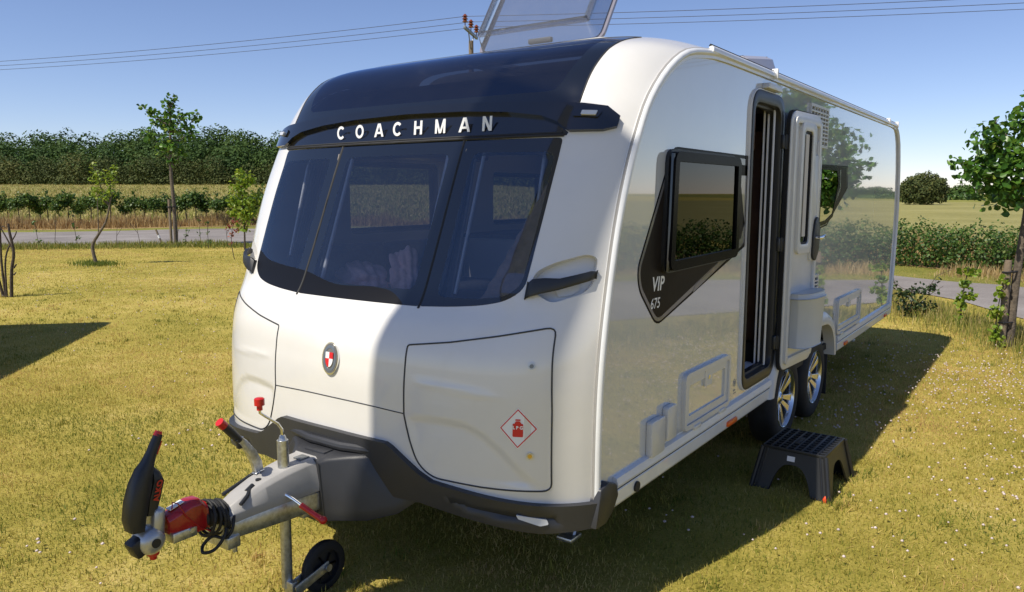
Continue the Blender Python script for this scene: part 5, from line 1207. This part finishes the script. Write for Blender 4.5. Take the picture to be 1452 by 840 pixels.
mb = MB(); mb.tube([local_frame(-.095, 0, .26), local_frame(-.13, 0, .36)], .036, 8); mb.build('painted_band', M['white'], mk, 50, local=True)
# bent sapling
tree('bent_sapling', -16.77, 6.80, [(0, 0, 0), (-.07, 0, .45), (.10, 0, .75), (.30, 0, 1.05), (.42, 0, 1.45)], [(.18, 0, 2.15, .20, .18, .24), (.12, 0, 1.80, .18, .16, .20), (.50, 0, 2.15, .18, .16, .26), (.62, 0, 2.35, .12, .12, .20, .7), (.45, 0, 1.80, .20, .16, .20), (.30, 0, 1.62, .16, .14, .12), (.10, 0, 2.42, .10, .1, .12, .6)], 380, .10, LEAF['bright'], M['bark'], 'bent thin trunked sapling with bright yellow green leaves on the lawn', 'sapling', r0=.045, r1=.018, shell=.1, heart=False, asp=.5,
     extra=[([(.10, 0, .78), (.12, 0, 1.2), (.14, 0, 1.7)], .015)])
ring_ = RNG.normal(size=(700, 2))*np.array([.35, .2]); blades('sapling_base_grass', -16.8+ring_[:, 0]*1.0, 6.8+ring_[:, 1], RNG.uniform(.05, .13, 700), np.full(700, .02), LEAF['tall'], .5, np.clip(RNG.normal(.1, .1, 700), 0, 1), 0, 'dark green grass left uncut around the bent sapling', 'grass')
# bare pollarded shrub
bs = root('bare_shrub', (-11.95, 2.85, 0), 'leafless pruned shrub of several upright dark stems at the left edge', 'shrub'); mb = MB()
for pth, ra in [([(-.02, 0, 0), (-.10, 0, .5), (-.12, 0, 1.1)], .026), ([(.02, 0, 0), (.0, 0, .6), (.02, 0, 1.15), (.0, 0, 1.3)], .022), ([(.12, 0, 0), (.16, 0, .45), (.22, 0, .75), (.18, 0, 1.1), (.17, 0, 1.25)], .030), ([(-.12, 0, 0), (-.22, 0, .4), (-.30, 0, .9)], .022), ([(.04, 0, 0), (.06, 0, .55), (.12, 0, .8), (.22, 0, .95)], .018), ([(.19, 0, .85), (.10, 0, 1.05), (-.02, 0, 1.28)], .014), ([(.20, 0, .95), (.27, 0, 1.05), (.30, 0, 1.12)], .012), ([(.0, 0, 1.1), (.06, 0, 1.2), (.12, 0, 1.18)], .010), ([(-.1, 0, .45), (-.2, 0, .75), (-.24, .1, 1.2)], .018), ([(.2, 0, .5), (.25, 0, .56)], .018), ([(.19, 0, .38), (.23, 0, .42)], .016)]:
    pts = smooth_line([local_frame(*q) for q in pth], 4); mb.tube(pts, [ra*(1-.35*t) for t in np.linspace(0, 1, len(pts))], 8)
mb.build('stems', M['darkbark'], bs, 60, local=True)
# yellow green bush and red leaved plant by the caravan's far corner
gx_, gy_ = xy(-.348*24, 24)
tree('golden_shrub', gx_, gy_, [(0, 0, 0), (.02, 0, .6), (.0, 0, 1.3), (0, 0, 2.1)], [(-.1, 0, 1.9, .32, .3, .28), (.2, 0, 2.15, .3, .3, .25), (-.22, 0, 1.45, .30, .3, .25), (.25, 0, 1.5, .4, .4, .35), (-.05, 0, 2.3, .2, .2, .2), (.1, 0, 1.1, .45, .4, .25), (-.3, 0, 1.15, .18, .2, .15), (.0, 0, .7, .25, .25, .2, .5)], 280, .11, LEAF['bright'], M['darkbark'], 'yellow green leafy shrub half hidden by the left edge of the caravan', 'shrub', r0=.03, r1=.015, shell=.1)
gx_, gy_ = xy(-.362*20.5, 20.5)
tree('red_leaved_plant', gx_, gy_, [(0, 0, 0), (-.06, 0, .5), (.02, 0, 1.0)], [(-.12, 0, .85, .16, .14, .12), (.06, 0, 1.0, .12, .12, .14), (-.02, 0, .65, .18, .14, .10), (.12, 0, .78, .12, .12, .08), (-.05, 0, .4, .1, .1, .1, .4)], 220, .06, LEAF['redleaf'], M['darkbark'], 'thin reddish leaved plant just left of the caravan front corner', 'plant', r0=.010, r1=.006, shell=.1)
# thin whips along the verge
whips = [(-.565, 25.3, 1.15, 1), (-.515, 25.2, .75, 0), (-.483, 24.8, .95, 0), (-.435, 25.0, 1.05, 0), (-.395, 24.6, .9, 1), (-.615, 24.9, .9, 1), (-.405, 27.6, 1.3, 1), (-.425, 25.8, .6, 1), (-.595, 26, 1.2, 0), (-.37, 25.4, .8, 0)]
wlab = ['thin leafy whip in the verge right of the bent sapling', 'short bare twig just right of the bent sapling trunk', 'bare forked whip between the bent sapling and the left tree', 'straight bare whip just left of the staked tree', 'leafy seedling in the verge right of the staked tree', 'leaning leafy whip left of the bent sapling', 'tall leafy whip by the road right of the staked tree', 'small low leafy seedling right of the staked tree foot', 'slender upright bare whip left of the bent sapling', 'bare twiggy whip near the red leaved plant']
for (k, v_, h_, lf_), lb in zip(whips, wlab):
    x_, y_ = xy(k*v_, v_); ln_ = random.uniform(-.15, .15)
    ex = [([(ln_*.5*h_, 0, h_*.5), (ln_*h_+random.uniform(-.2, .2), 0, h_*.85)], .006)]
    if lf_: tree('whip', x_, y_, [(0, 0, 0), (ln_*.5*h_, 0, h_*.5), (ln_*h_, 0, h_)], [(ln_*h_, 0, h_*.92, .10, .1, .10), (ln_*.6*h_, 0, h_*.6, .12, .1, .10), (0, 0, h_*.25, .13, .12, .10)], 150, .07, LEAF['hedge'], M['darkbark'], lb, 'young plant', 'thin young plants in the left verge', .010, .005, shell=.1, extra=ex)
    else:
        r = root('whip', (x_, y_, 0), lb, 'young plant', 'thin young plants in the left verge'); mb = MB()
        for pth, ra in [([(0, 0, 0), (ln_*.5*h_, 0, h_*.5), (ln_*h_, 0, h_)], .010)]+ex: mb.tube([local_frame(*q) for q in pth], [ra, ra*.8]+[ra*.5]*(len(pth)-2), 6)
        mb.build('stem', M['darkbark'], r, 60, local=True)
# young hedge row: four kinds, copied
protos = []
def hedge_plant(i):
    r_ = random.Random(i); h_ = 1.75+r_.uniform(-.1, .15)
    bl = [(r_.uniform(-.25, .25), r_.uniform(-.2, .2), h_*r_.uniform(.55, .88), r_.uniform(.36, .55), .4, r_.uniform(.22, .34)) for _ in range(6)]+[(r_.uniform(-.2, .2), 0, h_*1.0, .12, .15, .22, .6), (r_.uniform(-.35, .35), 0, h_*.95, .10, .12, .16, .5), (0, 0, h_*.62, .45, .35, .18)]
    return tree('hedge_plant', 0, 0, [(r_.uniform(-.08, .08), 0, 0), (r_.uniform(-.08, .08), 0, h_*.35), (0, 0, h_*.7)], bl, 190, .12, LEAF['hedge'], M['darkbark'], 'x', 'hedge plant', 'young hedge plants along the far side of the road', .035, .018, shell=.2, heart=False)
protos = [hedge_plant(i) for i in range(4)]
n_h = 30; ks = np.linspace(-.68, -.285, n_h)
HOM = []
for i, k_ in enumerate(ks):
    v_ = 43.5+2.0*(k_+.68)/.4*-1+random.uniform(-.5, .5); x_, y_ = xy((k_+random.uniform(-.003, .003))*v_, v_)
    o = protos[i] if i < 4 else copy_tree(protos[i % 4]); z_ = float(gz(x_, y_)); o.location = (x_, y_, z_); o.rotation_euler = (0, 0, (0, 1.9, 3.4, 5.0)[(i//4) % 4]); s_ = random.uniform(.85, 1.12); o.scale = (s_, s_, s_)
    HOM.append(o)
lm = {2: 'leftmost of the young hedge plants beyond the road'}
for i, o in enumerate(HOM):
    if i < 10: where = 'left of the bent sapling'
    elif i < 19: where = 'between the bent sapling and staked tree'
    else: where = 'right of the staked tree'
    j = i if i < 10 else (i-10 if i < 19 else i-19)
    order = ['first', 'second', 'third', 'fourth', 'fifth', 'sixth', 'seventh', 'eighth', 'ninth', 'tenth', 'eleventh'][j]
    o['label'] = 'young hedge plant, %s from the left %s' % (order, where)
# right hedge
def hedge(name, pts, width, height, density, lsize, leaf, label, gaps=0):
    mid = pts[len(pts)//2]; r = root(name, (mid[0], mid[1], 0), label, 'hedge')
    bl = []; P_ = np.array(smooth_line(pts, 5)); L_ = np.r_[0, np.cumsum(np.linalg.norm(np.diff(P_, axis=0), axis=1))]
    for d in np.arange(0, L_[-1], .42):
        x_ = np.interp(d, L_, P_[:, 0])-mid[0]; y_ = np.interp(d, L_, P_[:, 1])-mid[1]; hh = height*random.uniform(.86, 1.06)
        bl += [(x_, y_, hh*.3, width*.5, width*.5, hh*.34), (x_+random.uniform(-.15, .15), y_+random.uniform(-.2, .2), hh*.68, width*.46, width*.46, hh*.33)]
        if random.random() < .5: bl.append((x_, y_+random.uniform(-.2, .2), hh*.98, .12, .12, .16, .5))
    a, b = blob_points(bl, density, .55); k = a[:, 2] > .02; foliage('foliage', a[k], b[k], lsize, leaf, r, outward=.7, heart=False)
    mb = MB()
    for d in np.arange(0, L_[-1], .5):
        x_ = np.interp(d, L_, P_[:, 0])-mid[0]; y_ = np.interp(d, L_, P_[:, 1])-mid[1]; mb.tube([(x_, y_, 0), (x_+random.uniform(-.1, .1), y_, height*.6)], [.02, .008], 6)
    tag(mb.build('stems', M['darkbark'], r, 60, local=True), kind='stuff')
    return r
hedge('hedge', [(-7.0, 21.0), (-2.0, 18.6), (.2, 17.9), (2.3, 17.0), (6, 14.3), (10.5, 9.2), (14.5, 3.0), (17, -2)], 1.15, 1.12, 420, .062, LEAF['hedge'], 'dense trimmed green hedge between the road and the field at the right')
# round bush and far tree lines
gx_, gy_ = xy(.527*118, 118)
def big(name, u, v, blobs, dens_, ls, leaf, label, cat='tree', trunk=None, group=None):
    x_, y_ = xy(u, v); return tree(name, float(x_), float(y_), trunk or [(0, 0, 0), (0, 0, 1.2), (0, 0, 2.4)], blobs, dens_, ls, leaf, M['darkbark'], label, cat, group, .22, .09, shell=.7, outward=1.0, heart=False)
big('round_tree', .530*118, 118, [(0, 0, 2.3, 3.3, 3, 2.2), (-1.2, 0, 2.9, 2.0, 2, 1.7), (1.3, 0, 2.9, 2.0, 2, 1.6), (.2, 0, 3.6, 1.9, 2, 1.4), (2.4, 0, 1.8, 1.3, 1.5, 1.5), (-2.3, 0, 1.8, 1.5, 1.5, 1.7), (-.7, -1, 1.6, 1.8, 1.5, 1.6), (3.1, 0, 2.8, .5, .6, .9, .6)], 80, .30, LEAF['shrub'], 'broad rounded dark green tree standing alone in the field behind the hedge')
def mass(name, items, dens_, ls, leaf, label, cat, outward=1.0):
    bl = []
    for (u, v, z, ru, rz) in items:
        x_, y_ = xy(u, v); bl.append((float(x_), float(y_), float(gz(x_, y_))+z, ru, ru*.9, rz))
    a, b = blob_points(bl, dens_, .8); v_ = .5+RNG.normal(0, .14, len(a))+.55*(vnoise(a[:, 0], a[:, 1]+a[:, 2]*.7, 4.0, 21)-.5); 
    o = foliage(name, a, b, ls, leaf, None, outward=outward, heart=False, local=False, varc=np.clip(v_, 0, 1)); return tag(o, label, cat, kind='stuff')
def woods():
    for kind_, cnt in (('back', 0), ('front', 0)): pass
    it = []
    def top(u, v):  # height of the wood over the land
        k = u/v; y = np.interp(k*1090+726, [-200, 0, 130, 250, 330, 390, 500, 700], [192, 196, 190, 186, 185, 190, 192, 200]); return (274-y)/1090*v+1.75-3.35
    for u in np.arange(-165, 30, 3.6):
        for row in range(3):
            v = 158+row*7+random.uniform(-2, 2); uu = u+random.uniform(-1.5, 1.5); hh = top(uu, v)*(random.uniform(.90, 1.03)+.05*math.sin(uu*.31)*math.sin(uu*.13+1))-(2-row)*1.6; rr_ = random.uniform(3.0, 4.6)
            for _ in range(4): it.append((uu+random.uniform(-2, 2), v+random.uniform(-1, 1), hh-rr_*random.uniform(.9, 1.0)-_*2.0, rr_*random.uniform(.7, 1.1), rr_*random.uniform(.7, 1.0)))
    mass('woodland', it, 14, .48, LEAF['wood'], 'dark green wood on the rise beyond the field at the left', 'woodland')
    it = []
    for u in np.arange(-160, 30, 2.2):
        for row in range(2):
            v = 151+row*4+random.uniform(-1, 1); rr_ = random.uniform(1.5, 2.6); hh = random.uniform(1.6, 4.6); it.append((u+random.uniform(-1, 1), v, hh-.5, rr_, rr_*random.uniform(.8, 1.1)))
            it.append((u+random.uniform(-1, 1), v-.5, .8, rr_, 1.2))
    mass('scrub', it, 16, .34, LEAF['shrub'], 'olive scrub bushes along the foot of the wood', 'scrub')
woods()
it = [(u, 300+random.uniform(-10, 10), random.uniform(0, 2.2), random.uniform(3, 5.5), random.uniform(2.2, 3.4)) for u in np.arange(60, 330, 3.5)]
mass('far_woodland', it, 10, 1.0, LEAF['wood'], 'low dark line of trees on the horizon at the right', 'woodland')
it = [(u, 200+random.uniform(-5, 5), random.uniform(.2, .8), random.uniform(2, 3), random.uniform(.9, 1.3)) for u in np.arange(70, 240, 2.4)]
mass('far_hedgerow', it, 10, .6, LEAF['hedge'], 'low green hedgerow across the far end of the right field', 'hedgerow')
# pylon on the horizon
px_, py_ = xy(.5785*900, 900); py_l = root('pylon', (float(px_), float(py_), 0), 'tiny lattice electricity pylon on the horizon beside the lime tree', 'pylon')
mb = MB()
for sx in (-1, 1):
    for sy in (-1, 1): mb.tube([(sx*3, sy*3, 0), (sx*1.2, sy*1.2, 10), (0, 0, 22)], .3, 4)
for z_, w_ in ((13, 5), (16.5, 4), (20, 3)): mb.tube([(-w_*R2[0], -w_*R2[1], z_), (w_*R2[0], w_*R2[1], z_)], .25, 4)
for i in range(5): mb.tube([(-2.6+i*.4, -2.6+i*.4, i*2.4), (2.4-i*.4, 2.4-i*.4, i*2.4+2.2)], .18, 4)
mb.build('lattice', M['steelgrey'], py_l, 0, local=True)
# tall grass strips
def strip(name, line, width, n, h0, h1, wd_, m, label, mean=.5, sd=.2, patch=.8):
    P_ = np.array(line); L_ = np.r_[0, np.cumsum(np.linalg.norm(np.diff(P_, axis=0), axis=1))]; d = RNG.uniform(0, L_[-1], n); t = RNG.normal(0, width/2, n)
    i = np.clip(np.searchsorted(L_, d)-1, 0, len(P_)-2); tt = P_[i+1]-P_[i]; tt /= np.linalg.norm(tt, axis=1)[:, None]
    x_ = np.interp(d, L_, P_[:, 0])-tt[:, 1]*t; y_ = np.interp(d, L_, P_[:, 1])+tt[:, 0]*t; q = vnoise(x_, y_, patch, 9)
    h_ = RNG.uniform(h0, h1, n)*(.55+.9*q)*np.exp(-(t/width)**2*1.2)
    return blades(name, x_, y_, h_, np.full(n, wd_)*RNG.uniform(.6, 1.3, n), m, .35, np.clip(mean+RNG.normal(0, sd, n)+(q-.5)*.3, 0, 1), 0, label, 'grass')
strip('tall_verge_grass', off(near, -1.15)[34:60], .9, 30000, .10, .25, .008, LEAF['tall'], 'tall seeding grass along the near edge of the road at the right', .5, .25)
strip('left_verge_grass', off(near, -.7)[8:34], 1.1, 26000, .10, .26, .02, LEAF['tall'], 'longer green grass along the near edge of the road at the left', .32, .22, 1.6)
strip('dry_bank_grass', off(far, 4.2)[10:44], 1.6, 26000, .3, .75, .035, LEAF['straw'], 'dry reddish grass under the young hedge row', .45, .25, 1.5)
strip('hedge_foot_grass', off(far, 1.6)[36:60], 1.2, 16000, .12, .35, .014, LEAF['straw'], 'dry pale grass at the foot of the right hedge', .7, .25)
# field crop texture
fx_, fy_ = xy(RNG.uniform(-.85, .3, 60000)*0+0, 0); v_ = RNG.uniform(46, 150, 60000); u_ = RNG.uniform(-.8, .25, 60000)*v_; X, Y = xy(u_, v_)
blades('field_crop', X, Y, RNG.uniform(.2, .45, len(X)), RNG.uniform(.06, .14, len(X)), LEAF['tall'], .9, np.clip(RNG.normal(.56, .22, len(X)), 0, 1), 0, 'pale ripening crop standing in the left field', 'crop')

# ------------------------------------------------------------------ a parked caravan and an added shade banner outside the picture whose shadows reach it
nb = root('parked_caravan', (-8.4, .92, 0), 'plain white box bodied caravan parked beyond the left edge of the lawn', 'caravan', None, math.atan2(-.69, .72))
# body extends along +x (away from the corner) and -y
mb = MB(); mb.box((3.0, -1.12, 1.5), (6.0, 2.24, 2.2), .12, seg=3); mb.build('body', M['gel'], nb, 40, local=True)
mb = MB(); mb.box((3.0, -1.12, .30), (5.9, 2.16, .5), .05); mb.build('skirt', M['lgrey'], nb, 40, local=True)
for x_ in (1.4, 4.4):
    mb = MB(); mb.box((x_, .002, 1.7), (1.1, .04, .55), .015); mb.build('window', M['frit'], nb, 40, local=True)
for y_ in (-.1, -2.14):
    mb = MB(); mb.tube([(3.2, y_-.1, .32), (3.2, y_+.12, .32)], .32, 28); mb.build('wheel', M['tyre'], nb, 40, local=True)
bn_ = root('shade_banner', (-.82, -4.09, 0), 'plain pale banner on a tall pole, added out of view to cast shade', 'shadow caster', None, math.atan2(-.286, .958))  # added out of view to shade the right half of the caravan front
mb = MB(); mb.tube([(0, 0, 0), (0, 0, 8.9)], [.03, .02], 12); mb.build('pole', M['paintalloy'], bn_, 40, local=True)
mb = MB(); mb.box((.355, 0, 6.4), (.69, .006, 4.5), .002); M['cloth'] = mat('grey_shade_banner_cloth', (.62, .63, .65), .8); mb.build('cloth', M['cloth'], bn_, 0, local=True)
mb = MB(); mb.box((0, 0, .03), (.5, .5, .06), .01); mb.build('base', M['steelgrey'], bn_, 0, local=True)
